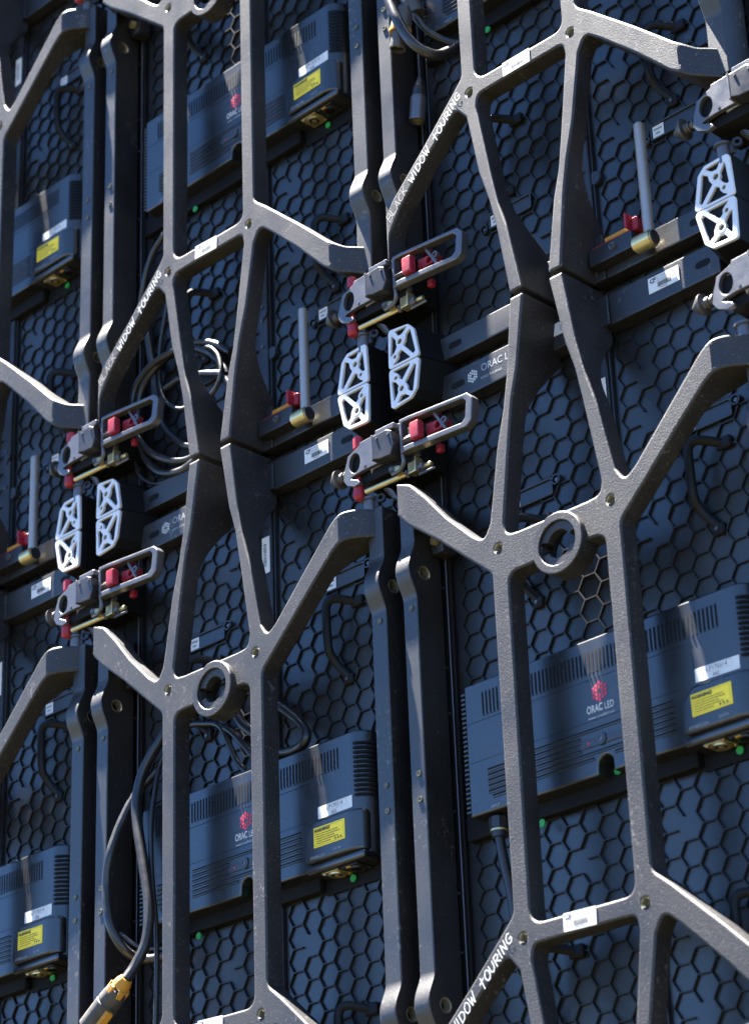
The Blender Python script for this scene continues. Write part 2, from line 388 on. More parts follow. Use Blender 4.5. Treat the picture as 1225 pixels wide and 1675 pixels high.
    b = MB(); b.box(-0.4160, -0.3800, 0.098, 0.140, 0.500, 0.556, 0.006, 2); br = b.build('corner_bracket', M['rail'], t)
    b = MB(); b.cyl((-0.398, 0.092, 0.528), (0.2, 1, 0), 0.0115, 0.012, seg=6, bev=0.001); b.build('hex_nut', M['brass'], br)
    # cross beams above and below
    def beam(z0, z1, tag, nm='cross_beam'):
        b = MB()
        for x0, x1 in ((-0.372, -0.092), (0.100, 0.380)):
            b.box(x0, x1, 0.108, 0.146, z0, z1, 0.004, 2)
        zz = (z0, z1+0.052) if z0 < 0 else (z0-0.052+0.055, z1)
        b.box(-0.0915, 0.0995, 0.106, 0.145, zz[0], zz[1], 0.005, 2)
        return b.build(nm, M['rail'], t)
    ub = beam(-0.934, -0.876, True); lb = beam(0.838, 0.911, True)
    for zc, xc in ((-0.907, -0.323), (0.874, -0.321)):
        for X in (xc, xc+0.66):
            o = [Vector((X+(0.011 if k <= 8 else -0.011)+0.0075*math.cos(-math.pi/2+math.pi*k/8 if k <= 8 else math.pi/2+math.pi*(k-9)/8),
                 zc+0.0075*math.sin(-math.pi/2+math.pi*k/8 if k <= 8 else math.pi/2+math.pi*(k-9)/8))) for k in range(18)]
            plate('slot', [o], 0.1070, 0.1085, M['dark'], ub if zc < 0 else lb, 0.0003, 0)
    logo(lb, -0.2785, 0.876, 0.1074, 0.0145, M['white'])
    text('beam_lettering', 'ORAC LED', -0.2535, 0.884, 0.1074, 0.0245, M['greyink'], lb, 0, 0, 0.9, 0.0, 'LEFT')
    text('beam_lettering', 'SERIES TOURING', -0.2555, 0.861, 0.1074, 0.008, M['greyink'], lb, 0, 0, 1, 0, 'LEFT')
    barcode(lb, 0.2425, 0.880, 0.077, 0.035, 0.1076, 0.0, side=lb)
    w_ = MB(); w_.box(-0.062, 0.022, 0.1040, 0.1058, 0.872, 0.900); w2 = w_.build('number_label', M['label'], lb)
    text('number_print', '675', -0.012, 0.886, 0.1036, 0.024, M['greyink'], lb)
    # corner blocks
    for sz in (-1, 1):
        for sx in (1, -1):
            q = lambda pts: [Vector((sx*x, sz*(z if sz > 0 else z))) for x, z in pts]
            body = [(0.3795, 0.9395), (0.3965, 0.862), (0.414, 0.846), (0.474, 0.8435), (0.4775, 0.9395)]
            if sx < 0: body = [(x-0.012, z) for x, z in body]; body = [(0.3675, .9395), (0.380, .868), (0.397, .850), (0.457, .843), (0.460, .9395)]
            B = q(body)
            me = plate_mesh([B], 0.0480, 0.145, 0.003, 2)
            for v in me.vertices:
                if v.co.y > 0.09: v.co.x -= sx*0.0 if abs(v.co.x) > 0.43 else sx*0.02
            finish(me); blk = newobj('corner_block', me, M['blockblack'], t)
            dx = 0 if sx > 0 else -0.0145
            A_ = [(0.4120, 0.8535), (0.4545, 0.8510), (0.4429, 0.8680), (0.4302, 0.8670)]
            B_ = [(0.4058, 0.8600), (0.4205, 0.8700), (0.4231, 0.8847), (0.4301, 0.8955), (0.3985, 0.9312), (0.3920, 0.9252)]
            C_ = [(0.4630, 0.8550), (0.4685, 0.9112), (0.4586, 0.9088), (0.4472, 0.8943), (0.4485, 0.8765)]
            D_ = [(0.4356, 0.9019), (0.4444, 0.9085), (0.4511, 0.9250), (0.4664, 0.9350), (0.4056, 0.9345)]
            cut = []
            for h in (A_, B_, C_, D_):
                mx, mz = sum(p[0] for p in h)/len(h), sum(p[1] for p in h)/len(h)
                cut.append(fillet([(sx*(mx+(x-mx)*0.93+dx), sz*(mz+(z-mz)*0.93), 0.0025) for x, z in h], 3, 0.05))
            cut += [circle(sx*(0.4385+dx), sz*0.8825, 0.0066, 14), circle(sx*(0.4545+dx), sz*0.9145, 0.0046, 14)]
            outl = fillet([(sx*abs(p.x), p.y, 0.010) for p in B], 4, 0.05)
            plate('truss_face', [outl]+cut, 0.0405, 0.0475, M['alu'], blk, 0.0010, 1)
            b = MB()
            for cx, cz, rr in ((0.4385, 0.8825, 0.0068), (0.4545, 0.9145, 0.0050)):
                b.lathe((sx*(cx+dx), 0.0400, sz*cz), (0, 1, 0), [(rr, 0.0005), (rr+0.0004, 0.0), (rr+0.0038, 0.0), (rr+0.0042, 0.0006), (rr+0.0042, 0.0078), (rr, 0.0078)], 18)
            b.build('screw_seat', M['alu'], blk, kind='stuff')
            for cx, cz, rr in ((0.4385, 0.8825, 0.0068), (0.4545, 0.9145, 0.0050)):
                b = MB(); b.cyl((sx*(cx+dx), 0.0462, sz*cz), (0, 1, 0), rr*0.97, 0.003, seg=14); b.build('screw', M['brassdark'], blk)
    return t
GLYPH = {'B': [[(0, 0), (0.02, 1)], [(0, 1), (.5, .98), (.6, .76), (.45, .56), (.05, .5)], [(.05, .5), (.6, .45), (.7, .22), (.5, .02), (-.02, 0)]],
 'L': [[(0.02, 1), (0, .03), (.6, 0)]], 'A': [[(0, 0), (.34, 1), (.66, -.02)], [(.12, .36), (.56, .38)]], 'C': [[(.62, .84), (.4, 1), (.14, .84), (0, .46), (.12, .1), (.36, 0), (.62, .14)]],
 'K': [[(0, 0), (.02, 1)], [(.58, 1), (.05, .46)], [(.16, .56), (.62, 0)]], 'W': [[(0, 1), (.2, 0), (.4, .72), (.58, 0), (.86, 1.04)]], 'I': [[(.05, 1), (0, 0)]],
 'D': [[(.04, .9), (0, -.04)], [(-.04, .92), (.4, .9), (.66, .55), (.44, .12), (0, .02)]], 'O': [[(.34, 1), (.08, .8), (0, .42), (.14, .06), (.38, 0), (.62, .24), (.66, .62), (.5, .94), (.3, 1)]],
 'T': [[(.34, 1.12), (.28, -.1)], [(0, .68), (.66, .80)]], 'U': [[(0, 1), (.02, .3), (.22, 0), (.46, .16), (.56, .5), (.58, 1)]], 'R': [[(0, 0), (.03, 1)], [(.0, .98), (.46, .96), (.56, .72), (.4, .5), (.06, .46)], [(.2, .46), (.6, -.02)]],
 'N': [[(0, 0), (.06, 1), (.5, 0), (.58, 1.04)]], 'G': [[(.6, .86), (.36, 1), (.1, .8), (0, .42), (.14, .08), (.4, 0), (.6, .18), (.62, .44), (.36, .42)]]}
def handwrite(parent, word, org, ang, s0, s1, hh, th, m):
    """brush lettering made of short flat strokes lying on the paint"""
    b = MB(); n = len(word); wts = [0.45 if ch == 'I' else (1.2 if ch == 'W' else 1.0) for ch in word]; unit = (s1-s0)/sum(wts); px = s0; c, s_ = math.cos(ang), math.sin(ang); rnd = random.Random(len(word)*7); lay = 0
    for ch, wt in zip(word, wts):
        w_ = unit*wt*0.80; jy = rnd.uniform(-.0008, .0008); jh = hh*rnd.uniform(.94, 1.05)
        for st in GLYPH[ch]:
            lay += 1; yy = -0.0006-0.00006*lay
            P = [Vector((px+u_/(0.9 if ch == 'W' else .66 if ch != 'I' else .66)*w_ + v_*jh*0.22, v_*jh-0.0100+jy)) for u_, v_ in st]
            for p, q in zip(P, P[1:]):
                d = (q-p); L = d.length
                if L < 1e-6: continue
                d /= L; nn = Vector((-d.y, d.x))*th; e = d*th*0.6
                q4 = [p-e+nn, p-e-nn, q+e-nn*0.85, q+e+nn*0.85]; lay += 1; yy = -0.0006-0.00003*lay
                b.quad([(org[0]+k.x*c-k.y*s_, yy, org[1]+k.x*s_+k.y*c) for k in q4])
        px += unit*wt
    return b.build('lettering', m, parent, kind='stuff')
def barcode(parent, x, z, wd, ht, y, ang, side=None):
    b = MB(); c, s_ = math.cos(ang), math.sin(ang)
    b.box(-wd/2, wd/2, y-0.0012, y-0.0002, -ht/2, ht/2, mat4=Matrix.Translation((x, 0, z)) @ Matrix.Rotation(-ang, 4, 'Y'))
    lb = b.build('barcode_label', M['label'], parent)
    k = MB(); yy = y-0.0016
    def rq(x0, x1, z0, z1): k.quad([(x+a*c-b_*s_, yy, z+a*s_+b_*c) for a, b_ in ((x0, z0), (x1, z0), (x1, z1), (x0, z1))])
    rnd = random.Random(3); px = -wd*0.20
    while px < wd*0.24:
        wq = wd*rnd.choice((0.008, 0.012, 0.02)); rq(px, px+wq, -ht*0.30, ht*0.02); px += wq+wd*rnd.choice((0.008, 0.012))
    for zz, a, b_ in ((0.34, -0.22, 0.30), (0.20, -0.22, 0.40), (0.08, -0.38, 0.40)):
        px = wd*a
        while px < wd*b_: rq(px, px+wd*0.022, ht*zz, ht*(zz+0.045)); px += wd*rnd.choice((0.03, 0.035, 0.05))
    px = -wd*0.12
    while px < wd*0.12: rq(px, px+wd*0.02, -ht*0.42, -ht*0.36); px += wd*0.035
    kids = k.build('barcode_print', M['ink'], parent if parent.parent else lb)
    text('maker_mark', 'CF', x-wd*0.36, z+ht*0.26, yy, ht*0.36, M['ink'], parent if parent.parent else lb, ang, 0.3, 1, 0.0006)
def logo(parent, x, z, y, rad, m, name='dot_emblem'):
    b = MB(); s_ = rad/2.6
    for q in range(-2, 3):
        for rr in range(-2, 3):
            if abs(q+rr) > 2 or (q == 0 and rr == 0): continue
            if False: continue
            cx = x+s_*math.sqrt(3)/2*1.15*q; cz = z+s_*1.15*(rr+q/2.0)
            b.quad([(cx+s_*0.50*math.cos(math.pi/3*k), y, cz+s_*0.50*math.sin(math.pi/3*k)) for k in range(6)])
    return b.build(name, m, parent)

# ------------------------------------------------------------------ display panel (rear)
CX, RZ = 0.0447, 0.0495
def hex_mesh(x0, missing, ncol=9, zlim=0.925, zoff=0.0):
    """moulded hexagon ribs standing on the rear skin; cells share an open lattice, some walls are left out"""
    bm = bmesh.new(); yf, yb = 0.1442, 0.1502; hw = 0.0014
    def cell(cx, cz, skip):
        cs = [(cx-CX*2/3, cz), (cx-CX/3, cz+RZ/2), (cx+CX/3, cz+RZ/2), (cx+CX*2/3, cz), (cx+CX/3, cz-RZ/2), (cx-CX/3, cz-RZ/2)]
        k = 1-hw/(RZ/2); ins = [(cx+(a-cx)*k, cz+(b-cz)*k) for a, b in cs]
        vo = [bm.verts.new((a, yf, b)) for a, b in cs]; vi = [bm.verts.new((a, yf, b)) for a, b in ins]; vb = [bm.verts.new((a, yb, b)) for a, b in ins]
        for e in range(6):
            if e in skip: continue
            n = (e+1) % 6
            bm.faces.new((vo[e], vo[n], vi[n], vi[e])); bm.faces.new((vi[e], vi[n], vb[n], vb[e]))
    # flats of even columns start at x0+0.0145; their z phase is -0.1796
    for c in range(ncol):
        cx = x0+0.0298+CX*c
        ph = -0.178-RZ/2 if c % 2 == 0 else -0.1532-RZ/2
        ph += zoff
        k0 = int((-zlim-ph)/RZ)
        for k in range(k0, int((zlim-ph)/RZ)+1):
            cz = ph+k*RZ
            skip = set()
            for (mx, mz) in missing:
                dx, dz = cx-(mx+x0), cz-(mz+zoff)
                # blob between columns: remove the Z shaped run of walls around the pair of vertices
                for e, (ex, ez) in enumerate([(-CX/2, RZ/4), (0, RZ/2), (CX/2, RZ/4), (CX/2, -RZ/4), (0, -RZ/2), (-CX/2, -RZ/4)]):
                    for tx, tz in ((0, 0), (0.0225, 0.0124), (0.0, -0.0248)):
                        pass
                    wx, wz = dx+ex, dz+ez
                    for tx, tz in ((0.0, 0.0), (0.0224, 0.0124), (0.0, -0.0248)):
                        if abs(wx-tx) < 0.006 and abs(wz-tz) < 0.006: skip.add(e)
            cell(cx, cz, skip)
    me = bpy.data.meshes.new('hexagon_ribs')
    bmesh.ops.scale(bm, vec=(S, S, S), verts=bm.verts)
    bm.to_mesh(me); bm.free(); return me
def make_panel():
    t = empty('display_panel', *ctr(0, 0), 'x', 'display panel', 'display panels seen from behind')
    b = MB(); b.box(-0.4635, 0.0265, 0.150, 0.200, -0.937, 0.937, 0.002)
    b.build('rear_shell', M['shell'], t)
    b = MB(); b.box(0.0275, 0.5345, 0.150, 0.200, -0.937, 0.937, 0.002)
    b.build('rear_shell', M['shell'], t)
    zV = [-0.2027+RZ*k-0.0124 for k in (-10, -7, -4, 0, 12, 17, 19)]
    o1 = newobj('hexagon_ribs', hex_mesh(-0.380, [(0.2722, z) for z in (zV[3], zV[6], zV[0])]), M['rib'], t)
    o2 = newobj('hexagon_ribs', hex_mesh(0.076, [(0.0522, z) for z in zV[1:]]), M['rib'], t)
    for x0 in (-0.380, 0.076):
        # handle
        b = MB(); X = x0-0.076
        for dz in (0.0, -0.896):
            hb = MB()
            hb.tube([(X+0.318, 0.150, 0.497+dz), (X+0.300, 0.132, 0.503+dz), (X+0.277, 0.112, 0.508+dz), (X+0.262, 0.106, 0.498+dz), (X+0.259, 0.106, 0.470+dz), (X+0.257, 0.112, 0.400+dz),
                     (X+0.258, 0.123, 0.378+dz), (X+0.266, 0.134, 0.358+dz), (X+0.288, 0.146, 0.330+dz)], 0.0098, 10, 5, 0.8)
            hb.box(X+0.272, X+0.300, 0.138, 0.1495, 0.314+dz, 0.338+dz, 0.003)
            hb.box(X+0.300, X+0.336, 0.138, 0.1495, 0.485+dz, 0.510+dz, 0.003)
            h = hb.build('carry_handle', M['grip'], t)
            sb = MB(); sb.cyl((X+0.284, 0.1375, 0.326+dz), (0, 1, 0), 0.004, 0.003, seg=10); sb.build('screw', M['steel'], h)
        # raised name recess, upper and lower
        for zc, xa, xb in ((0.5655, 0.222, 0.347), (-0.621, 0.222, 0.347)):
            outer = fillet([(X+xa, zc-0.0195, .006), (X+xb, zc-0.0195, .006), (X+xb, zc+0.0195, .006), (X+xa, zc+0.0195, .006)], 4, 0.1)
            inner = fillet([(X+xa+.004, zc-0.0155, .004), (X+xb-.004, zc-0.0155, .004), (X+xb-.004, zc+0.0155, .004), (X+xa+.004, zc+0.0155, .004)], 4, 0.1)
            pl = plate('name_recess', [outer, inner], 0.1395, 0.1495, M['shell'], t, 0.0008, 1)
            fb = MB(); fb.box(X+xa+.003, X+xb-.003, 0.1440, 0.1492, zc-.0165, zc+.0165); fb.build('recess_floor', M['shell'], pl)
            lb = MB(); lb.box(X+xa+.005, X+xa+.0335, 0.1425, 0.1436, zc-.0140, zc+.0140); l2 = lb.build('name_label', M['label'], pl)
            kb = MB()
            for row, n_ in ((0.005, 7), (-0.005, 4)):
                for k in range(n_):
                    xx = X+xa+0.0085+0.0030*k+(0.004 if n_ == 4 else 0)
                    kb.quad([(xx, 0.1421, zc+row-.002), (xx+.0020, 0.1421, zc+row-.002), (xx+.0020, 0.1421, zc+row+.002), (xx, 0.1421, zc+row+.002)])
            kb.build('label_print', M['ink'], pl)
            rr = MB(); rr.lathe((X+(0.356 if zc > 0 else 0.208), 0.1495, zc+(0.010 if zc > 0 else -0.012)), (0, -1, 0), [(0.0075, 0), (0.0085, 0.010), (0.0115, 0.010), (0.0120, 0)], 20)
            rr.build('screw_boss', M['shell'], pl)
            sc_ = MB(); sc_.cyl((X+(0.356 if zc > 0 else 0.208), 0.1450, zc+(0.010 if zc > 0 else -0.012)), (0, 1, 0), 0.005, 0.006, seg=12, bev=0.001); sc_.build('screw', M['steel'], pl)
    # edge channel between neighbouring panels, its shade put into a near-black colour
    b = MB(); b.box(-0.4630, -0.4010, 0.138, 0.1495, -0.936, 0.936, 0.002)
    b.box(0.4900, 0.5340, 0.138, 0.1495, -0.936, 0.936, 0.002); ch = b.build('edge_channel', M['dark'], t)
    b = MB(); b.cyl((-0.4085, 0.134, 0), (0, 0, 1), 0.0016, 1.85, seg=8); b.build('hinge_rod', M['steel'], ch)
    for z in (-0.62, -0.34, -0.22, 0.26, 0.44, 0.70, 0.16, -0.05):
        b = MB(); b.cyl((-0.4225, 0.1365, z), (0, 1, 0), 0.0028, 0.004, seg=10); b.build('screw', M['steel'], ch)
    # centre strip
    b = MB(); b.box(0.0295, 0.0600, 0.134, 0.1495, -0.930, 0.930, 0.002)
    b.box(0.0250, 0.0290, 0.140, 0.1495, -0.930, 0.930, 0.001); b.box(0.0610, 0.0650, 0.140, 0.1495, -0.930, 0.930, 0.001)
    st = b.build('centre_strip', M['blackanod'], t)
    for z in (0.82, 0.60, 0.30, -0.30, -0.5228, -0.56, -0.6305, -0.83):
        b = MB(); b.cyl((0.044, 0.1325, z), (0, 1, 0), 0.0042, 0.005, seg=12, bev=0.001); b.build('screw', M['steel'], st)
    for X, Y_, Z, rr, hh in ((0.050, 0.140, -0.545, 0.013, 0.020), (0.030, 0.1395, 0.455, 0.017, 0.016), (0.068, 0.1435, -0.655, 0.017, 0.012)):
        b = MB(); b.cyl((X, Y_, Z), (0, 1, 0), rr, hh, seg=20, bev=0.002); b.build('pivot_disc', M['blackanod'], st)
    b = MB(); b.box(0.0310, 0.0555, 0.1315, 0.1330, 0.655, 0.745); sl_ = b.build('side_label', M['label'], st)
    kb = MB(); zz = 0.672
    while zz < 0.728:
        d = random.choice((0.0012, 0.002, 0.003)); kb.quad([(0.036, 0.1311, zz), (0.046, 0.1311, zz), (0.046, 0.1311, zz+d), (0.036, 0.1311, zz+d)]); zz += d+0.0018
    kb.build('label_print', M['ink'], st)
    # tray under the supply box and green check marks
    b = MB(); b.box(-0.385, 0.196, 0.126, 0.1495, -0.128, -0.070, 0.006, 2); b.box(0.1965, 0.425, 0.1425, 0.1495, -0.136, -0.070, 0.003, 2); b.build('lower_tray', M['dark'], t)
    for gx, gzz in ((0.283, -0.118), (0.012, -0.086), (-0.183, -0.140)):
        b = MB(); b.cyl((gx, 0.1225 if gx < 0.2 else 0.1385, gzz), (0, 1, 0), 0.0082, 0.004, seg=18, bev=0.0006)
        b.build('green_check_dot', M['green'], t)
    return t
# ------------------------------------------------------------------ supply box
def make_box():
    t = empty('supply_box', *ctr(0, 0), 'x', 'power supply box', 'power supply boxes on the panels')
    yf = 0.090
    cut = [(0.029, -0.0965), (0.028, -0.074)] + [(0.010+0.0185*math.cos(R(a)), -0.0795+0.0185*math.sin(R(a))) for a in range(15, 180, 15)] + [(-0.010, -0.0965)]
    out = [(-0.338, -0.0965), (-0.338, 0.1795), (0.372, 0.1795), (0.372, -0.0965)] + cut
    outl = fillet([(-0.338, -0.0965, 0.006), (0.372, -0.0965, 0.0), ] + [], 1, 1) if False else None
    loop = [(0.372, -0.0965, 0.004), (0.372, 0.1795, 0.004), (-0.338, 0.1795, 0.006), (-0.338, -0.0965, 0.004)] + [(x, z, 0) for x, z in reversed(cut)]
    me = plate_mesh([fillet(loop, 4, 0.03)], yf, 0.1492, 0.004, 3)
    slice_x(me, [0.334+0.0045*k for k in range(9)])
    for v in me.vertices:        # right end rolls back towards the panel
        x = v.co.x
        if x > 0.335 and v.co.y < 0.12: v.co.y += 0.030*((x-0.335)/0.037)**2
    finish(me); cv = newobj('housing', me, M['box'], t)
    # raised connector bay
    bay = fillet([(0.203, -0.083, 0.012), (0.366, -0.083, 0.006), (0.366, 0.006, 0.010), (0.232, 0.006, 0.024), (0.206, -0.022, 0.014)], 5, 0.03)
    me = plate_mesh([bay], 0.0765, 0.098, 0.006, 4)
    slice_x(me, [0.329+0.005*k for k in range(8)])
    for v in me.vertices:
        if v.co.x > 0.33: v.co.y += 0.022*((v.co.x-0.33)/0.036)**2
    finish(me); bay_o = newobj('connector_bay', me, M['box'], t)
    b = MB(); b.box(0.207, 0.360, 0.0995, 0.147, -0.1005, -0.0965, 0.001); b.build('bay_floor', M['dark'], bay_o)
    b = MB(); b.box(0.200, 0.372, 0.082, 0.147, -0.1040, -0.0850, 0.007, 3); b.build('bay_skirt', M['box'], bay_o)
    # sockets under the bay
    def socket(x, m, kind):
        b = MB(); b.box(x-0.024, x+0.024, 0.094, 0.140, -0.1075, -0.1045, 0.001)
        s_ = b.build('socket', m, bay_o)
        b = MB(); b.lathe((x, 0.117, -0.1070), (0, 0, -1), [(0.0125, -0.006), (0.0125, 0.004), (0.0185, 0.004), (0.0190, -0.001)], 24); b.build('socket_ring', m, s_) if False else b.build('socket_ring', m, bay_o)
        b = MB(); b.cyl((x, 0.117, -0.1080), (0, 0, 1), 0.0125, 0.002, seg=20); b.build('socket_well', M['dark'], bay_o)
        b = MB(); b.cyl((x, 0.117, -0.1100), (0, 0, 1), 0.0068, 0.005, seg=14, bev=0.001); b.build('socket_core', m if kind else M['dark'], bay_o)
        for dx, dy in ((-0.019, -0.018), (0.019, 0.018)):
            b = MB(); b.cyl((x+dx, 0.117+dy, -0.1085), (0, 0, 1), 0.0034, 0.003, seg=10); b.build('screw', m, bay_o)
    socket(0.258, M['brass'], 1); socket(0.314, M['blackanod'], 0)
    b = MB(); b.box(0.305, 0.318, 0.094, 0.101, -0.1110, -0.1075, 0.001); b.build('latch_tab', M['yellow'], bay_o)
    # vent slots: darkness of the openings coloured in as flat quads, with thin lit lower lips
    def grooves(name, rects, y, m=M['dark'], parent=cv, dep=0.0012):
        b = MB()
        for x0, x1, z0, z1 in rects: b.quad([(x0, y, z0), (x1, y, z0), (x1, y, z1), (x0, y, z1)])
        return b.build(name, m, parent, kind='stuff')
    def fins(rects, y0, y1):
        b = MB()
        for x0, x1, z0, z1 in rects: b.box(x0, x1, y0, y1, z0, z1)
        return b
    slots = []
    x = 0.2985
    while x > -0.17:
        slots.append(x); x -= 0.00965
    top = [(q-0.0047, q-0.0002, 0.109, 0.1535) for q in slots]
    top2 = [(q-0.0047, q-0.0002, 0.106, 0.1545) for q in [-0.2475-0.00965*k for k in range(5)]]
    grooves('vent_slots', top+top2, yf-0.0005)
    # bright folded lip: narrow raised ledge under each slot
    b = fins([(a, c, 0.1075, 0.1088) for a, c, _, _ in top], yf-0.0022, yf-0.0002)
    for a, c, _, _ in top2: b.box(a, c, yf-0.0022, yf-0.0002, 0.1045, 0.1058)
    b.build('slot_lips', M['box'], cv, kind='stuff')
    # long louvres
    lou = [(-0.300 if False else -0.166, 0.181, z) for z in (-0.0035, -0.0150, -0.0265, -0.0380, -0.0495, -0.0610)]
    b = MB(); g_ = []
    for x0, x1, z in lou:
        segs = [(x0, -0.046), (0.056, x1)] if -0.045 < z < -0.012 else ([(x0, -0.016), (0.034, x1)] if z < -0.055 else [(x0, x1)])
        for a, c in segs:
            b.box(a, c, yf-0.0022, yf-0.0002, z-0.0046, z-0.0012, 0.0006); g_.append((a, c, z-0.0012, z+0.0021))
    b.build('louvre_blades', M['box'], cv, kind='stuff'); grooves('louvre_gaps', g_, yf-0.0005)
    # rounded vent at left
    b = MB(); g_ = []
    for k in range(6):
        z = -0.010-0.0112*k; xa = -0.286+(0.010 if k == 5 else 0)
        b.box(xa, -0.232, yf-0.0024, yf-0.0002, z-0.0052, z-0.0018, 0.0006); g_.append((xa, -0.232, z-0.0018, z+0.0028))
    b.build('louvre_blades', M['box'], cv, kind='stuff'); grooves('louvre_gaps', g_, yf-0.0005)
    # engraved lines
    thin = [(-0.330, 0.216, 0.0958, 0.0968), (-0.330, 0.200, 0.0130, 0.0138), (0.130, 0.176, 0.0100, 0.0108)]
    b = MB()
    for x0, x1, z0, z1 in thin[:2]: b.quad([(x0, yf-0.0004, z0), (x1, yf-0.0004, z0), (x1, yf-0.0004, z1), (x0, yf-0.0004, z1)])
    pth = [(0.216, 0.0963), (0.226, 0.0945), (0.231, 0.087), (0.2335, 0.040)]
    for (xa, za), (xb, zb) in zip(pth, pth[1:]):
        b.quad([(xa, yf-0.0004, za), (xa+0.0009, yf-0.0004, za), (xb+0.0009, yf-0.0004, zb), (xb, yf-0.0004, zb)])
    b.build('panel_lines', M['dark'], cv)
    # side grille at the rolled right end
    b = MB(); c2 = MB()
    for k in range(12):
        z = 0.150-0.0103*k
        pts = [(0.343, 0.0905), (0.352, 0.0925), (0.361, 0.1010), (0.3705, 0.1120), (0.3745, 0.122), (0.3745, 0.140)]
        for (xa, ya), (xb, yb) in zip(pts, pts[1:]):
            b.bm.faces.new([b.bm.verts.new(Vector(p)) for p in ((xa, ya-0.0016, z-0.0022), (xb+0.001, yb-0.0016, z-0.0022), (xb+0.001, yb-0.0016, z+0.0032), (xa, ya-0.0016, z+0.0032))])
        pass
    b.build('grille_gaps', M['dark'], cv, kind='stuff')
    # heat sink teeth on the left end
    b = MB()
    for k in range(26):
        z = 0.165-0.0099*k
        b.box(-0.3500, -0.3380, 0.093, 0.147, z-0.0026, z+0.0020, 0.0008)
    b.build('cooling_fins', M['box'], t)
    # emblem and lettering
    logo(cv, 0.009, 0.067, yf-0.0008, 0.0195, M['redink'])
    text('maker_lettering', 'ORAC', -0.0055, 0.035, yf-0.0008, 0.0215, M['white'], cv, 0, 0, 0.66, 0.0006)
    text('maker_lettering', 'LED', 0.0305, 0.0338, yf-0.0008, 0.0205, M['label'], cv, 0, 0, 0.66, 0.0)
    text('maker_lettering', 'www.oracled.com', 0.010, 0.0185, yf-0.0008, 0.0085, M['white'], cv, 0, 0, 1.05, 0.0)
    text('terminal_lettering', 'INPUT', -0.270, -0.088, yf-0.0008, 0.008, M['greyink'], cv)
    text('terminal_lettering', 'ETHERCON', 0.243, -0.074, 0.0757, 0.0085, M['greyink'], bay_o)
    text('terminal_lettering', 'DATA', 0.300, -0.070, 0.0757, 0.0085, M['greyink'], bay_o)
    # button bar
    pill = [Vector((-0.038+0.008*math.cos(R(a)), -0.0305+0.008*math.sin(R(a)))) for a in range(90, 271, 20)] + [Vector((0.054+0.008*math.cos(R(a)), -0.0305+0.008*math.sin(R(a)))) for a in range(-90, 91, 20)]
    plate('button_bar', [pill], yf-0.0022, yf+0.0005, M['bar'], cv, 0.0008, 2)
    b = MB(); b.lathe((0.0055, yf-0.002, -0.028), (0, -1, 0), [(0.0062, -0.001), (0.0066, 0.0030), (0.0125, 0.0030), (0.0130, -0.001)], 24); bt = b.build('button_ring', M['bar'], cv)
    b = MB(); b.lathe((0.0055, yf-0.002, -0.028), (0, -1, 0), [(0.0050, -0.001), (0.0053, 0.0040), (0.0066, 0.0040), (0.0066, -0.001)], 24); b.cyl((0.0055, yf-0.002, -0.028), (0, 1, 0), 0.0050, 0.004, seg=16); b.build('test_button', M['steel'], cv)
    b = MB(); b.cyl((-0.026, yf-0.0022, -0.0305), (0, 1, 0), 0.0028, 0.0014, seg=10); b.build('status_light', M['redink'], cv)
    # labels
    def poly_label(name, x0, x1, z0, z1, y, m, parent):
        b = MB(); b.box(x0, x1, y-0.0010, y-0.0001, z0, z1); return b.build(name, m, parent)
    poly_label('serial_label', 0.2365, 0.3380, 0.0125, 0.0390, yf-0.0004, M['label'], cv)
    b = MB(); yy = yf-0.0017
    for x0, x1, z0, z1 in ((0.249, 0.322, 0.0365, 0.0371), (0.249, 0.322, 0.0235, 0.0241), (0.249, 0.2496, 0.0235, 0.0371), (0.3214, 0.322, 0.0235, 0.0371)):
        b.quad([(x0, yy, z0), (x1, yy, z0), (x1, yy, z1), (x0, yy, z1)])
    b.build('label_frame', M['greyink'], cv)
    text('serial_print', 'ILP170314', 0.2855, 0.0305, yy, 0.0125, M['ink'], cv, 0, 0, 0.95, 0.0)
    poly_label('warning_label', 0.2295, 0.3215, -0.0540, -0.0110, 0.0762, M['ylabel'], bay_o)
    b = MB(); yy = 0.0745; rnd = random.Random(8)
    for x0, x1, z0, z1 in ((0.233, 0.318, -0.0142, -0.0137), (0.233, 0.318, -0.0513, -0.0508), (0.233, 0.2335, -0.0513, -0.0137), (0.3175, 0.318, -0.0513, -0.0137)):
        b.quad([(x0, yy, z0), (x1, yy, z0), (x1, yy, z1), (x0, yy, z1)])
    for z, xe in ((-0.0265, 0.300), (-0.0315, 0.306), (-0.0365, 0.292), (-0.0415, 0.303), (-0.0465, 0.280)):
        px = 0.237
        while px < xe:
            wq = rnd.choice((0.002, 0.003, 0.005)); b.quad([(px, yy, z-.0009), (px+wq, yy, z-.0009), (px+wq, yy, z+.0009), (px, yy, z+.0009)]); px += wq+0.0013
    for k in range(3): b.quad([(0.291+0.008*k, yy, -0.0485), (0.297+0.008*k, yy, -0.0485), (0.294+0.008*k, yy, -0.0430)])
    b.build('warning_print', M['ink'], bay_o)
    text('warning_print', 'WARNING!', 0.2550, -0.0190, yy, 0.0095, M['ink'], bay_o, 0, 0, 0.95, 0.0004)
    return t
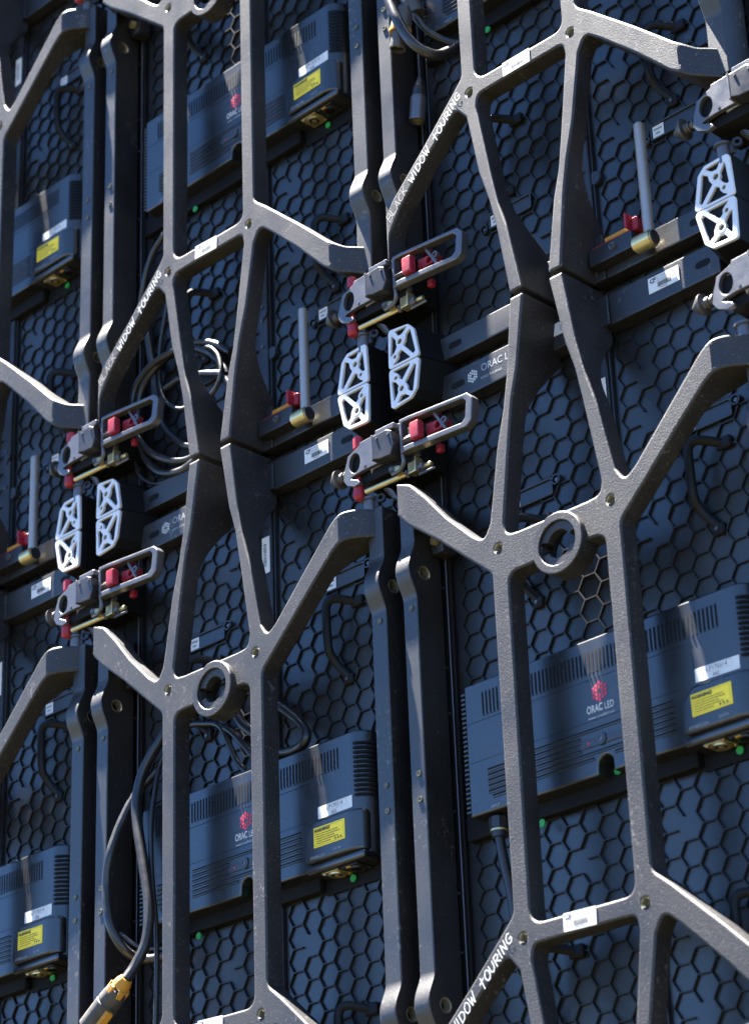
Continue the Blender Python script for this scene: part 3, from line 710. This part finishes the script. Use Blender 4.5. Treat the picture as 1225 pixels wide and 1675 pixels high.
# ------------------------------------------------------------------ hook latch (origin: the column joint, level of its hook hole)
def make_latch():
    t = empty('hook_latch', 0, 0, 0, 'x', 'latch', 'hook latches between the frames')
    v2 = lambda pts: [(x, z) for x, z in pts]
    pl = fillet([(-0.072, 0.012, .002), (-0.069, 0.023, .002), (-0.034, 0.036, .001), (-0.031, 0.043, .001), (0.018, 0.045, .002), (0.088, 0.044, .002), (0.088, 0.026, .002), (0.022, 0.026, .001), (0.022, -0.026, .003),
                 (0.010, -0.026, .004), (-0.026, -0.026, .006), (-0.068, -0.031, .004), (-0.040, -0.044, 0.003), (-0.034, -0.052, .004), (-0.052, -0.055, .008), (-0.074, -0.045, .012), (-0.084, -0.030, .01), (-0.080, -0.008, .006)], 4, 0.05)
    hole = [Vector((-0.0485+0.0165*math.cos(R(a)), 0.0+0.0235*math.sin(R(a)))) for a in range(0, 360, 15)]
    p = plate('hook_plate', [pl, hole], 0.0150, 0.0260, M['steel'], t, 0.0012, 2)
    b = MB(); b.box(-0.058, 0.110, 0.032, 0.132, -0.048, 0.036, 0.004, 2); b.build('latch_body', M['dark'], t)
    b = MB(); b.cyl((-0.0495, 0.030, -0.001), (0, 1, 0), 0.024, 0.008, seg=24); b.build('hook_well', M['dark'], t)
    # square block
    me = plate_mesh([fillet([(0.026, -0.026, .002), (0.044, -0.032, .002), (0.078, -0.034, .002), (0.088, -0.012, .002), (0.082, 0.022, .002), (0.066, 0.029, .002), (0.026, 0.027, .001)], 2, 0.1)], -0.006, 0.030, 0.002, 2)
    newobj('clamp_block', finish(me), M['blackanod'], t)
    b = MB(); b.box(0.018, 0.0235, -0.003, 0.034, -0.026, 0.034, 0.001); b.box(0.030, 0.086, -0.001, 0.030, 0.030, 0.0425, 0.002); b.build('spring_cover', M['steel'], t)
    b = MB(); b.cyl((0.090, 0.030, -0.004), (1, 0, 0), 0.0150, 0.030, seg=20, bev=0.003); b.build('barrel', M['blackanod'], t)
    # handle loop
    o_ = fillet([(0.093, 0.046, .003), (0.276, 0.044, .010), (0.289, 0.030, .010), (0.283, -0.022, .012), (0.268, -0.033, .008), (0.093, -0.033, .004)], 4, 0.05)
    i_ = fillet([(0.1005, 0.037, .003), (0.263, 0.035, .006), (0.272, 0.026, .006), (0.267, -0.012, .007), (0.257, -0.020, .004), (0.1005, -0.020, .003)], 4, 0.05)
    me = plate_mesh([o_, i_], 0.008, 0.030, 0.0022, 2)
    slice_x(me, [0.12])
    for v in me.vertices: v.co.y += 0.10*max(0, v.co.x-0.12)
    newobj('handle_loop', finish(me), M['steel'], t)
    b = MB(); b.tube([(0.093, 0.016, -0.030), (0.093, 0.018, -0.050), (0.080, 0.022, -0.062), (0.052, 0.026, -0.062)], 0.0045, 8, 4); b.build('loop_shank', M['steel'], t)
    b = MB(); b.box(-0.0035, 0.0035, 0.018, 0.023, -0.032, 0.032, 0.001, mat4=Matrix.Translation((0.192, 0.008, 0.014)) @ Matrix.Rotation(R(-32), 4, 'Y')); b.build('loop_strut', M['steel'], t)
    # red parts
    b = MB(); b.box(0.1290, 0.1560, 0.000, 0.020, -0.017, 0.023, 0.004, 2); b.build('release_knob', M['red'], t)
    me = plate_mesh([fillet([(0.150, -0.006, .003), (0.206, -0.002, .004), (0.207, 0.018, .006), (0.150, 0.022, .003)], 4, 0.1), circle(0.183, 0.008, 0.0075, 16)], 0.030, 0.050, 0.002, 2)
    newobj('release_block', finish(me), M['red'], t)
    b = MB(); b.cyl((-0.052, 0.032, 0.053), (0, 0, 1), 0.0115, 0.030, seg=18, bev=0.003); b.build('red_pin', M['red'], t)
    b = MB(); b.cyl((0.165, 0.050, 0.052), (0, 0, 1), 0.010, 0.02, seg=14); b.build('red_pin', M['red'], t)
    b = MB(); b.box(0.155, 0.170, 0.052, 0.066, -0.040, -0.022, 0.003, 2); b.build('red_pin', M['red'], t)
    for X, Y_, Z in ((0.040, -0.007, 0.018), (0.074, -0.007, 0.016), (0.010, 0.0145, 0.036), (-0.018, 0.0145, -0.018)):
        q_ = MB(); q_.cyl((X, Y_, Z), (0, 1, 0), 0.0034, 0.003, seg=12, bev=0.0006); q_.build('screw', M['steel'], t)
    q_ = MB(); q_.cyl((0.062, 0.034, -0.052), (0, 0, 1), 0.0100, 0.012, seg=6); q_.build('hex_bolt', M['brass'], t)
    q_ = MB(); q_.lathe((0.205, 0.030, 0.010), (0, -1, 0), [(0.0045, -0.004), (0.0045, 0.004), (0.0080, 0.004), (0.0080, -0.004)], 16); q_.build('eyelet', M['steel'], t)
    q_ = MB(); q_.box(0.112, 0.160, 0.040, 0.046, -0.070, -0.064, 0.002, mat4=Matrix.Translation((0, 0, -0.012))); q_.build('link_bar', M['steel'], t)
    b = MB(); b.lathe((-0.055, 0.032, -0.0), (0, 0, -1), [(0.0, 0.022), (0.0065, 0.022), (0.0065, 0.047), (0.012, 0.050), (0.013, 0.074), (0.009, 0.080), (0.0, 0.080)], 18, close=False); b.build('red_pin', M['red'], t)
    # spring
    b = MB(); pts = [(0.100+0.028*k/48, 0.018+0.0085*math.cos(k*math.pi/4), -0.004+0.0085*math.sin(k*math.pi/4)) for k in range(49)]
    b.tube(pts, 0.0013, 6, 1); b.cyl((0.114, 0.018, -0.004), (1, 0, 0), 0.004, 0.03, seg=8); b.build('spring', M['worn'], t)
    # rod with nuts
    b = MB(); b.cyl((0.024, 0.0405, -0.0645), (0.110, 0.014, 0.006), 0.0062, 0.120, seg=14, bev=0.001); b.cyl((0.123, 0.050, -0.061), (0.110, 0.006, 0.002), 0.0060, 0.040, seg=14, bev=0.001); b.build('draw_rod', M['brass'], t)
    b = MB(); b.box(0.088, 0.112, 0.034, 0.058, -0.072, -0.036, 0.003, 2); b.build('rod_block', M['brass'], t)
    b = MB()
    for X, rr in ((0.078, 0.0095), (0.114, 0.0085), (0.122, 0.0110)): b.cyl((X, 0.047, -0.062), (1, 0.1, 0), rr, 0.006, seg=6)
    b.cyl((0.110, 0.040, -0.030), (0, 1, 0), 0.009, 0.012, seg=6); b.cyl((0.048, 0.036, -0.047), (0, 0, 1), 0.012, 0.012, seg=16, bev=0.002); b.build('lock_nuts', M['steel'], t)
    # side knob
    b = MB(); b.lathe((-0.125, 0.046, -0.001), (-1, 0, 0), [(0.0, 0.025), (0.006, 0.024), (0.022, 0.004), (0.023, -0.002), (0.012, -0.004), (0.010, -0.008), (0.0, -0.008)], 20, close=False)
    b.cyl((-0.105, 0.046, -0.001), (1, 0, 0), 0.0085, 0.026, seg=14); b.cyl((-0.112, 0.046, -0.001), (1, 0, 0), 0.0120, 0.005, seg=18); b.cyl((-0.100, 0.046, -0.001), (1, 0, 0), 0.0120, 0.004, seg=18)
    b.build('side_knob', M['worn'], t)
    b = MB(); b.cyl((-0.045, 0.055, -0.078), (0, 0, 1), 0.020, 0.006, seg=22, bev=0.001); b.cyl((-0.045, 0.055, -0.100), (0, 0, 1), 0.0150, 0.045, seg=20); b.build('levelling_screw', M['steel'], t)
    b = MB(); b.lathe((-0.012, 0.055, -0.084), (0.5, -1, 0), [(0.0050, -0.004), (0.0050, 0.004), (0.0105, 0.004), (0.0105, -0.004)], 20); b.box(-0.030, -0.018, 0.050, 0.060, -0.104, -0.082, 0.002); b.build('eye_nut', M['blackanod'], t)
    b = MB()
    for k in range(5): b.cyl((0.010+0.004*k, 0.060, -0.074-0.006*k), (0.4, 0.2, 1), 0.014-0.001*k, 0.0025, seg=18)
    b.build('thread', M['steel'], t)
    return t
# ------------------------------------------------------------------ locking lever (origin: brace centre)
def make_lever():
    t = empty('locking_lever', *ctr(0, 0), 'x', 'lever', 'locking levers beside the struts')
    b = MB(); b.lathe((0.2385, 0.080, -0.902), (0, 0, 1), [(0.0, 0.264), (0.0085, 0.264), (0.0112, 0.261), (0.0118, 0.256), (0.0118, 0.0), (0.0, 0.0)], 24, close=False); b.build('lever_post', M['post'], t)
    b = MB(); b.cyl((0.2260, 0.080, -0.9155), (1, 0, 0), 0.0185, 0.048, seg=28, bev=0.003); bo = b.build('pivot_barrel', M['brass'], t)
    b = MB(); b.lathe((0.2500, 0.080, -0.9155), (1, 0, 0), [(0.0085, -0.004), (0.0085, 0.0025), (0.0150, 0.0025), (0.0150, -0.004)], 24); b.cyl((0.2500, 0.080, -0.9155), (1, 0, 0), 0.0085, 0.002, seg=18); b.build('barrel_end', M['blackanod'], t)
    b = MB(); b.box(0.082, 0.196, 0.078, 0.108, -0.913, -0.873, 0.003, 2); b.build('lever_block', M['blackanod'], t)
    b = MB(); b.box(0.088, 0.190, 0.083, 0.116, -0.8725, -0.8680, 0.001); b.box(0.184, 0.190, 0.070, 0.113, -0.8680, -0.8320, 0.002); b.box(0.1905, 0.206, 0.086, 0.113, -0.8700, -0.8400, 0.003); b.build('red_latch_tab', M['red'], t)
    b = MB(); b.box(0.116, 0.1830, 0.090, 0.108, -0.8640, -0.8520, 0.002); b.build('yellow_tab', M['yellow'], t)
    b = MB(); b.cyl((0.147, 0.076, -0.891), (0, 1, 0), 0.0085, 0.006, seg=20, bev=0.001); b.cyl((0.147, 0.0725, -0.891), (0, 1, 0), 0.0058, 0.006, seg=6); b.build('bolt', M['steel'], t)
    b = MB(); b.cyl((0.147, 0.0692, -0.891), (0, 1, 0), 0.0030, 0.001, seg=6); b.build('bolt_socket', M['dark'], t)
    b = MB(); b.cyl((0.092, 0.092, -0.880), (1, 0, 0), 0.012, 0.02, seg=16); b.build('bush', M['brass'], t)
    return t

brace = make_brace(); panel = make_panel(); box = make_box(); latch = make_latch(); lever = make_lever()
# ------------------------------------------------------------------ place the repeats
where_brace = {(-1, 0): 'black cast frame cropped by the left edge, upper left of the picture', (0, 0): 'black cast frame with painted words left of the upper centre, above the coiled cables',
    (1, 0): 'black cast frame with painted words and number label, filling the upper right', (-1, 1): 'black cast frame arm at the lower left edge, below the left hook latches',
    (0, 1): 'black cast frame with raised ring at lower left, in front of the looped power cable', (1, 1): 'black cast frame with raised ring at lower right, sparkling paint in full view'}
where_panel = {(-1, 0): 'dark honeycomb display panel back at the upper left edge', (0, 0): 'dark honeycomb display panel back behind the coiled cables',
    (1, 0): 'dark honeycomb display panel back at the upper right corner', (-1, 1): 'dark honeycomb display panel back at the lower left corner',
    (0, 1): 'dark honeycomb display panel back at lower centre, behind the looped power cable', (1, 1): 'dark honeycomb display panel back at the lower right, with full logo box'}
where_box = {(-1, 0): 'black supply box with yellow warning label at the left edge, upper of the two there', (0, 0): 'black supply box with yellow warning label and red logo at the top centre',
    (1, 0): 'corner of a black finned supply box at the top edge behind the dangling plugs', (-1, 1): 'black supply box numbered 336 at the lower left edge',
    (0, 1): 'black supply box numbered 432 at lower centre, below the tangled cables', (1, 1): 'black supply box numbered 443 at lower right, its whole red and white logo showing'}
numbers = {(-1, 0): '338', (0, 0): '440', (1, 0): '441', (-1, 1): '336', (0, 1): '432', (1, 1): '443'}
rows = [(i, j) for j in (0, 1) for i in (-1, 0, 1)]
for i, j, lb in ((-2, -1, 'outermost column, above the picture'), (-1, -1, 'left column, above the picture'), (0, -1, 'middle column, above the picture'), (1, -1, 'right column, above the picture'),
                 (-2, 0, 'column beyond the left edge, upper row'), (-2, 1, 'column beyond the left edge, lower row')):
    c = ctr(i, j); o = copy_tree(brace, None, c, 'unseen black cast frame carrying the wall on, '+lb); o = copy_tree(panel, None, c, 'dark honeycomb panel carrying the wall on, '+lb)  # out-of-view repeats; the frames are added for the shadows they cast
first = True
for (i, j) in rows:
    c = ctr(i, j)
    if first: a_, b_, d_ = brace, panel, box
    else: a_, b_, d_ = copy_tree(brace), copy_tree(panel), copy_tree(box)
    first = False
    for o, lb in ((a_, where_brace), (b_, where_panel), (d_, where_box)):
        o.location = (c[0]*S, 0, c[2]*S); o['label'] = lb[(i, j)]
    b_.location.z += (-0.006 if j == 0 else 0.0)*S
for (i, j) in rows:
    o = [q for q in bpy.data.objects if q.get('label') == where_box[(i, j)]][0]
    hs = [ch for ch in o.children if ch.name.startswith('housing')][0]
    text('number_print', numbers[(i, j)], 0.2840, 0.0175, 0.090-0.0017, 0.0105, M['ink'], hs)
lat = [(-1, -1, 0.741, 'hook latch mostly cut off by the top edge, above the upper left arm'),
       (-1, 0, -0.737, 'hook latch with red knobs above the silver truss faces at the far left'), (-1, 1, 0.741, 'hook latch with red knobs below the silver truss faces at the far left'),
       (0, 0, -0.737, 'hook latch with red knobs above the silver truss faces at centre, under the painted arm'), (0, 1, 0.741, 'hook latch with red knobs below the silver truss faces at centre'),
       (1, 0, -0.737, 'hook latch above the silver truss faces at the right edge'), (1, 1, 0.741, 'hook latch below the silver truss faces at the right edge, above the curved arm')]
for k, (i, j, z, lb) in enumerate(lat):
    jj = 0 if (i, j) == (-1, -1) else j
    c = ctr(i, jj)
    o = latch if k == 0 else copy_tree(latch, skip=('red_pin', 'draw_rod', 'rod_block', 'lock_nuts') if i == 1 else ())
    o.location = ((c[0]+0.5)*S, 0, (c[2]+z)*S); o['label'] = lb
for k, (i, lb) in enumerate(((-1, 'upright grey lever with red and yellow tabs at the left edge'), (0, 'upright grey lever with red and yellow tabs left of the central silver truss faces'), (1, 'upright grey lever with red and yellow tabs in front of the upper right honeycomb'))):
    c = ctr(i, 0); o = lever if k == 0 else copy_tree(lever)
    o.location = (c[0]*S, 0, c[2]*S); o['label'] = lb

# stickers were put on by hand: each copy sits a little differently
def nudge(objs, cx, cz, dx, dz, an):
    c_, s_ = math.cos(an), math.sin(an)          # turn about the sticker's own middle
    for o in objs:
        o.rotation_euler = (0, -an, 0); X, Z = cx*S, cz*S
        o.location = (X-(X*c_-Z*s_)+dx*S, 0, Z-(X*s_+Z*c_)+dz*S)
rn = random.Random(21)
for root in [q for q in bpy.data.objects if q.name.startswith(('bracing_frame', 'supply_box'))]:
    kids = list(root.children)+[g_ for ch in root.children for g_ in ch.children]
    sel = lambda *names: [q for q in kids if q.name.split('.')[0] in names]
    if root.name.startswith('bracing_frame'):
        nudge([q for q in root.children if q.name.startswith('barcode_label')], -0.0065, -0.391, rn.uniform(-.004, .004), rn.uniform(-.0006, .0006), rn.uniform(-.035, .035))
    else:
        nudge(sel('serial_label', 'label_frame', 'serial_print', 'number_print'), 0.287, 0.0257, rn.uniform(-.002, .001), rn.uniform(-.0008, .002), rn.uniform(-.03, .03))
        nudge(sel('warning_label', 'warning_print'), 0.2755, -0.0325, rn.uniform(-.002, .004), rn.uniform(-.002, .001), rn.uniform(-.035, .035))
# ------------------------------------------------------------------ cables (x measured from the middle column centre, z from the insert level)
def cable(name, label, runs, group=None, m=None):
    t = empty(name, -0.1445, 0, runs[0][0][0][2], label, 'cable', group)
    for k, (pts, rad) in enumerate(runs):
        z0 = runs[0][0][0][2]
        b = MB(); b.tube([(x, y, z-z0) for x, y, z in pts], rad, 12, 8); b.build('cable_run', m or M['rubber'], t)
    return t
pc = cable('power_cable', 'thick black power cable looping before the rails, ending in a yellow and grey plug', [
    ([(-0.230, .115, -1.095), (-0.260, .100, -1.129), (-0.273, .090, -1.152), (-0.310, .070, -1.220), (-0.322, .060, -1.286), (-0.312, .055, -1.357), (-0.284, .050, -1.459), (-0.260, .045, -1.558), (-0.258, .035, -1.638), (-0.274, .020, -1.687), (-0.284, .000, -1.722)], 0.0122),
    ([(-0.295, .100, -1.217), (-0.335, .070, -1.270), (-0.358, .040, -1.348), (-0.368, .020, -1.421), (-0.378, .020, -1.489), (-0.366, .020, -1.571), (-0.347, .040, -1.627), (-0.334, .070, -1.650), (-0.309, .090, -1.656), (-0.265, .100, -1.656)], 0.0108)])
z0 = -1.095
def rel(p): return (p[0], p[1], p[2]-z0)
A, B = Vector(rel((-0.284, 0.0, -1.722))), Vector(rel((-0.378, -0.012, -1.800))); d = (B-A)
b = MB(); b.lathe(A, d, [(0.0, -0.004), (0.014, -0.004), (0.019, 0.008), (0.0205, 0.020), (0.0, 0.020)], 24, close=False)
for k in range(5):
    a = 2*math.pi*k/5; q = d.to_track_quat('Z', 'Y'); off = q @ Vector((0.0205*math.cos(a), 0.0205*math.sin(a), 0.034))
    b.box(-0.007, 0.007, -0.004, 0.004, -0.014, 0.014, 0.002, mat4=Matrix.Translation(A+off) @ q.to_matrix().to_4x4() @ Matrix.Rotation(a+math.pi/2, 4, 'Z'))
b.build('plug_collar', M['yellow'], pc)
b = MB(); b.lathe(A, d, [(0.0, 0.030), (0.023, 0.030), (0.026, 0.045), (0.027, 0.062), (0.0255, 0.064), (0.0255, 0.067), (0.0275, 0.069), (0.0275, 0.135), (0.0, 0.135)], 28, close=False); b.build('plug_body', M['rubber2'], pc)
q = d.to_track_quat('Z', 'Y')
b = MB(); b.box(-0.009, 0.009, -0.006, 0.006, 0.070, 0.125, 0.002, mat4=Matrix.Translation(A) @ q.to_matrix().to_4x4() @ Matrix.Rotation(R(200), 4, 'Z') @ Matrix.Translation((0, 0.031, 0))); b.build('plug_release', M['yellow'], pc)
cable('data_cable', 'thin black cable hanging straight beside the looped power cable', [([(-0.262, .115, -1.150), (-0.274, .105, -1.179), (-0.286, .095, -1.215), (-0.285, .080, -1.287), (-0.284, .070, -1.361), (-0.280, .070, -1.480), (-0.265, .070, -1.599), (-0.263, .070, -1.734), (-0.271, .070, -1.90)], 0.0062)])
cable('slack_cable', 'pair of thin black cables crossing low behind the power cable loop', [([(-0.412, .090, -1.576), (-0.363, .100, -1.613), (-0.295, .110, -1.633), (-0.230, .110, -1.636)], 0.0058),
    ([(-0.415, .094, -1.590), (-0.363, .104, -1.635), (-0.300, .112, -1.660), (-0.230, .112, -1.655)], 0.0050)])
cable('coiled_cable', 'coil of thick black cable hung behind the struts at centre left', [
    ([(-0.060, .125, -0.215), (-0.122, .123, -0.165), (-0.186, .120, -0.138), (-0.247, .110, -0.138), (-0.321, .100, -0.150), (-0.376, .100, -0.178), (-0.397, .100, -0.223), (-0.390, .100, -0.280), (-0.368, .100, -0.342), (-0.313, .100, -0.403), (-0.253, .110, -0.440), (-0.200, .120, -0.449), (-0.130, .120, -0.430)], 0.0092),
    ([(-0.072, .125, -0.270), (-0.082, .125, -0.250), (-0.127, .125, -0.195), (-0.187, .120, -0.154), (-0.277, .120, -0.135), (-0.326, .110, -0.158), (-0.372, .110, -0.195), (-0.387, .110, -0.246), (-0.384, .110, -0.301), (-0.374, .110, -0.359), (-0.349, .110, -0.404), (-0.301, .110, -0.453), (-0.241, .110, -0.475), (-0.189, .110, -0.473), (-0.130, .120, -0.440)], 0.0100),
    ([(-0.335, .118, -0.160), (-0.330, .120, -0.210), (-0.319, .120, -0.256), (-0.301, .120, -0.322), (-0.253, .120, -0.380), (-0.212, .120, -0.412), (-0.150, .120, -0.430)], 0.0092),
    ([(-0.370, .120, -0.02), (-0.364, .120, -0.042), (-0.351, .120, -0.107), (-0.338, .120, -0.158), (-0.335, .122, -0.228), (-0.337, .125, -0.300)], 0.0110)])
cable('ribbed_cable', 'ribbed black cable curling inside the coil between the two struts', [
    ([(-0.289, .115, -0.225), (-0.241, .115, -0.220), (-0.199, .120, -0.222), (-0.163, .120, -0.234), (-0.120, .118, -0.252), (-0.085, .118, -0.270), (-0.043, .120, -0.329)], 0.0088),
    ([(-0.150, .120, -0.165), (-0.122, .118, -0.181), (-0.093, .115, -0.217), (-0.079, .110, -0.269), (-0.094, .110, -0.300), (-0.132, .120, -0.310)], 0.0058)])
cable('thin_drop_cable', 'thin black cable dropping from the painted frame into the coil', [([(-0.285, .120, 0.03), (-0.292, .120, 0.000), (-0.314, .120, -0.091), (-0.317, .120, -0.167), (-0.297, .110, -0.238), (-0.265, .110, -0.282), (-0.223, .110, -0.310), (-0.170, .120, -0.307)], 0.0056)])
cable('tail_cable', 'thin cable sagging under the coil beside the latch handle', [([(-0.405, .110, -0.293), (-0.402, .110, -0.339), (-0.398, .110, -0.385), (-0.373, .110, -0.438), (-0.313, .110, -0.479), (-0.240, .120, -0.476)], 0.0042)])
cable('sunlit_cable', 'black cable catching the sun behind the painted arm, above the word touring', [([(-0.200, .110, 0.220), (-0.262, .100, 0.212), (-0.290, .100, 0.198), (-0.322, .100, 0.172), (-0.347, .100, 0.126), (-0.367, .104, 0.078), (-0.385, .112, 0.030), (-0.385, .120, -0.05)], 0.0082)])
t = cable('connector_cable', 'heavy black cable curving across the top centre with a black and amber connector', [
    ([(0.627, .0, .46), (0.629, .0, .395), (0.636, .0, .361), (0.652, .0, .311), (0.673, .010, .252), (0.694, .030, .216), (0.710, .060, .206), (0.722, .090, .222), (0.735, .115, .249)], 0.0125),
    ([(0.612, .050, .45), (0.636, .050, .389), (0.661, .060, .332), (0.679, .080, .296), (0.702, .100, .273), (0.736, .110, .250), (0.770, .120, .246)], 0.0085)])
zc = 0.46
A = Vector((0.657, 0.022, 0.352-zc)); B = Vector((0.628, 0.022, 0.235-zc)); d = B-A
b = MB(); b.lathe(A, d, [(0.0, 0.0), (0.014, 0.002), (0.022, 0.020), (0.0245, 0.050), (0.0255, 0.062), (0.0, 0.062)], 26, close=False); b.build('plug_shell', M['worn'], t)
b = MB(); b.lathe(A, d, [(0.020, 0.058), (0.0262, 0.060), (0.0262, 0.068), (0.020, 0.068)], 26); b.build('amber_ring', M['yellow'], t)
b = MB(); b.lathe(A, d, [(0.0, 0.066), (0.0185, 0.066), (0.0195, 0.070), (0.0195, 0.108), (0.0175, 0.110), (0.0155, 0.110), (0.0150, 0.100), (0.0, 0.100)], 26, close=False); b.build('plug_nose', M['worn'], t)
b = MB(); b.cyl(A+d.normalized()*0.1005, d, 0.0145, 0.002, seg=20); b.build('plug_face', M['dark'], t)
b = MB(); b.cyl(A+d.normalized()*0.1010, d, 0.0045, 0.006, seg=12); b.build('plug_pin', M['worn'], t)
A = Vector((0.642, 0.055, 0.412-zc)); d = Vector((0.02, 0.02, -0.10))
b = MB(); b.lathe(A, d, [(0.0, 0), (0.017, 0.002), (0.018, 0.020), (0.0, 0.020)], 20, close=False); b.build('amber_collar', M['yellow'], t)
b = MB(); b.lathe(A, d, [(0.0, 0.020), (0.020, 0.020), (0.021, 0.060), (0.0, 0.062)], 20, close=False); b.build('plug_tail', M['worn'], t)
t = cable('audio_cable', 'thin black cable hanging straight down to a silver barrel connector', [([(0.632, .1, .52), (0.629, .1, .439), (0.625, .1, .377), (0.624, .1, .301), (0.623, .1, .200)], 0.0040)])
zc = 0.52
A = Vector((0.6235, 0.1, 0.208-zc)); B = Vector((0.606, 0.1, 0.092-zc)); d = B-A
b = MB(); b.lathe(A, d, [(0.0, 0.0), (0.0065, 0.0), (0.0125, 0.022), (0.0130, 0.024), (0.0150, 0.026), (0.0165, 0.050), (0.0, 0.050)], 22, close=False); b.build('strain_relief', M['blackanod'], t)
b = MB(); b.lathe(A, d, [(0.0, 0.050), (0.0180, 0.050), (0.0190, 0.053), (0.0190, 0.110), (0.0185, 0.112), (0.0168, 0.112), (0.0165, 0.104), (0.0, 0.104)], 28, close=False); b.build('connector_barrel', M['steel'], t)
b = MB(); b.cyl(A+d.normalized()*0.1045, d, 0.0160, 0.001, seg=22); b.build('connector_face', M['brass'], t)
b = MB(); b.tube([(0.630, .115, 0), (0.632, .115, -0.30), (0.628, .118, -0.55)], 0.0022, 6, 4); b.build('cable_run', M['rubber'], t)
cable('rear_cable', 'tangle of black cables behind the lower left frame, above the numbered box', [
    ([(-0.236, .130, -1.133), (-0.206, .120, -1.130), (-0.159, .120, -1.140), (-0.105, .120, -1.162), (-0.069, .120, -1.225), (-0.048, .120, -1.263), (-0.010, .115, -1.300)], 0.0075),
    ([(-0.105, .122, -1.164), (-0.078, .120, -1.178), (-0.047, .120, -1.206), (-0.008, .120, -1.252), (0.035, .120, -1.295)], 0.0072)])
cable('thick_rear_cable', 'thick black cable curling right of the strut onto the top of the centre box', [
    ([(-0.060, .125, -1.140), (-0.033, .120, -1.175), (-0.007, .120, -1.200), (0.037, .120, -1.235)], 0.0115),
    ([(0.000, .12, -1.12), (0.043, .120, -1.140), (0.082, .120, -1.165), (0.129, .120, -1.203), (0.167, .115, -1.240), (0.184, .110, -1.268), (0.171, .110, -1.286), (0.127, .115, -1.288), (0.081, .120, -1.275), (0.030, .120, -1.262)], 0.0110)])
t = cable('inlet_cable', 'black cable with a ribbed gland hanging under the numbered box at lower right', [([(0.708, .120, -1.588), (0.708, .120, -1.626), (0.716, .120, -1.680), (0.729, .120, -1.741), (0.740, .120, -1.83), (0.760, .125, -1.95)], 0.0105)])
zc = -1.588
b = MB(); b.cyl((0.708, 0.120, -1.600-zc), (0, 0, 1), 0.0200, 0.026, seg=8, bev=0.002); b.cyl((0.708, 0.120, -1.622-zc), (0, 0, 1), 0.0160, 0.012, seg=20, bev=0.001); b.build('gland', M['blackanod'], t)
b = MB(); b.lathe((0.708, 0.120, -1.6145-zc), (0, 0, 1), [(0.0150, -0.002), (0.0185, -0.002), (0.0185, 0.002), (0.0150, 0.002)], 22); b.build('gland_ring', M['brass'], t)
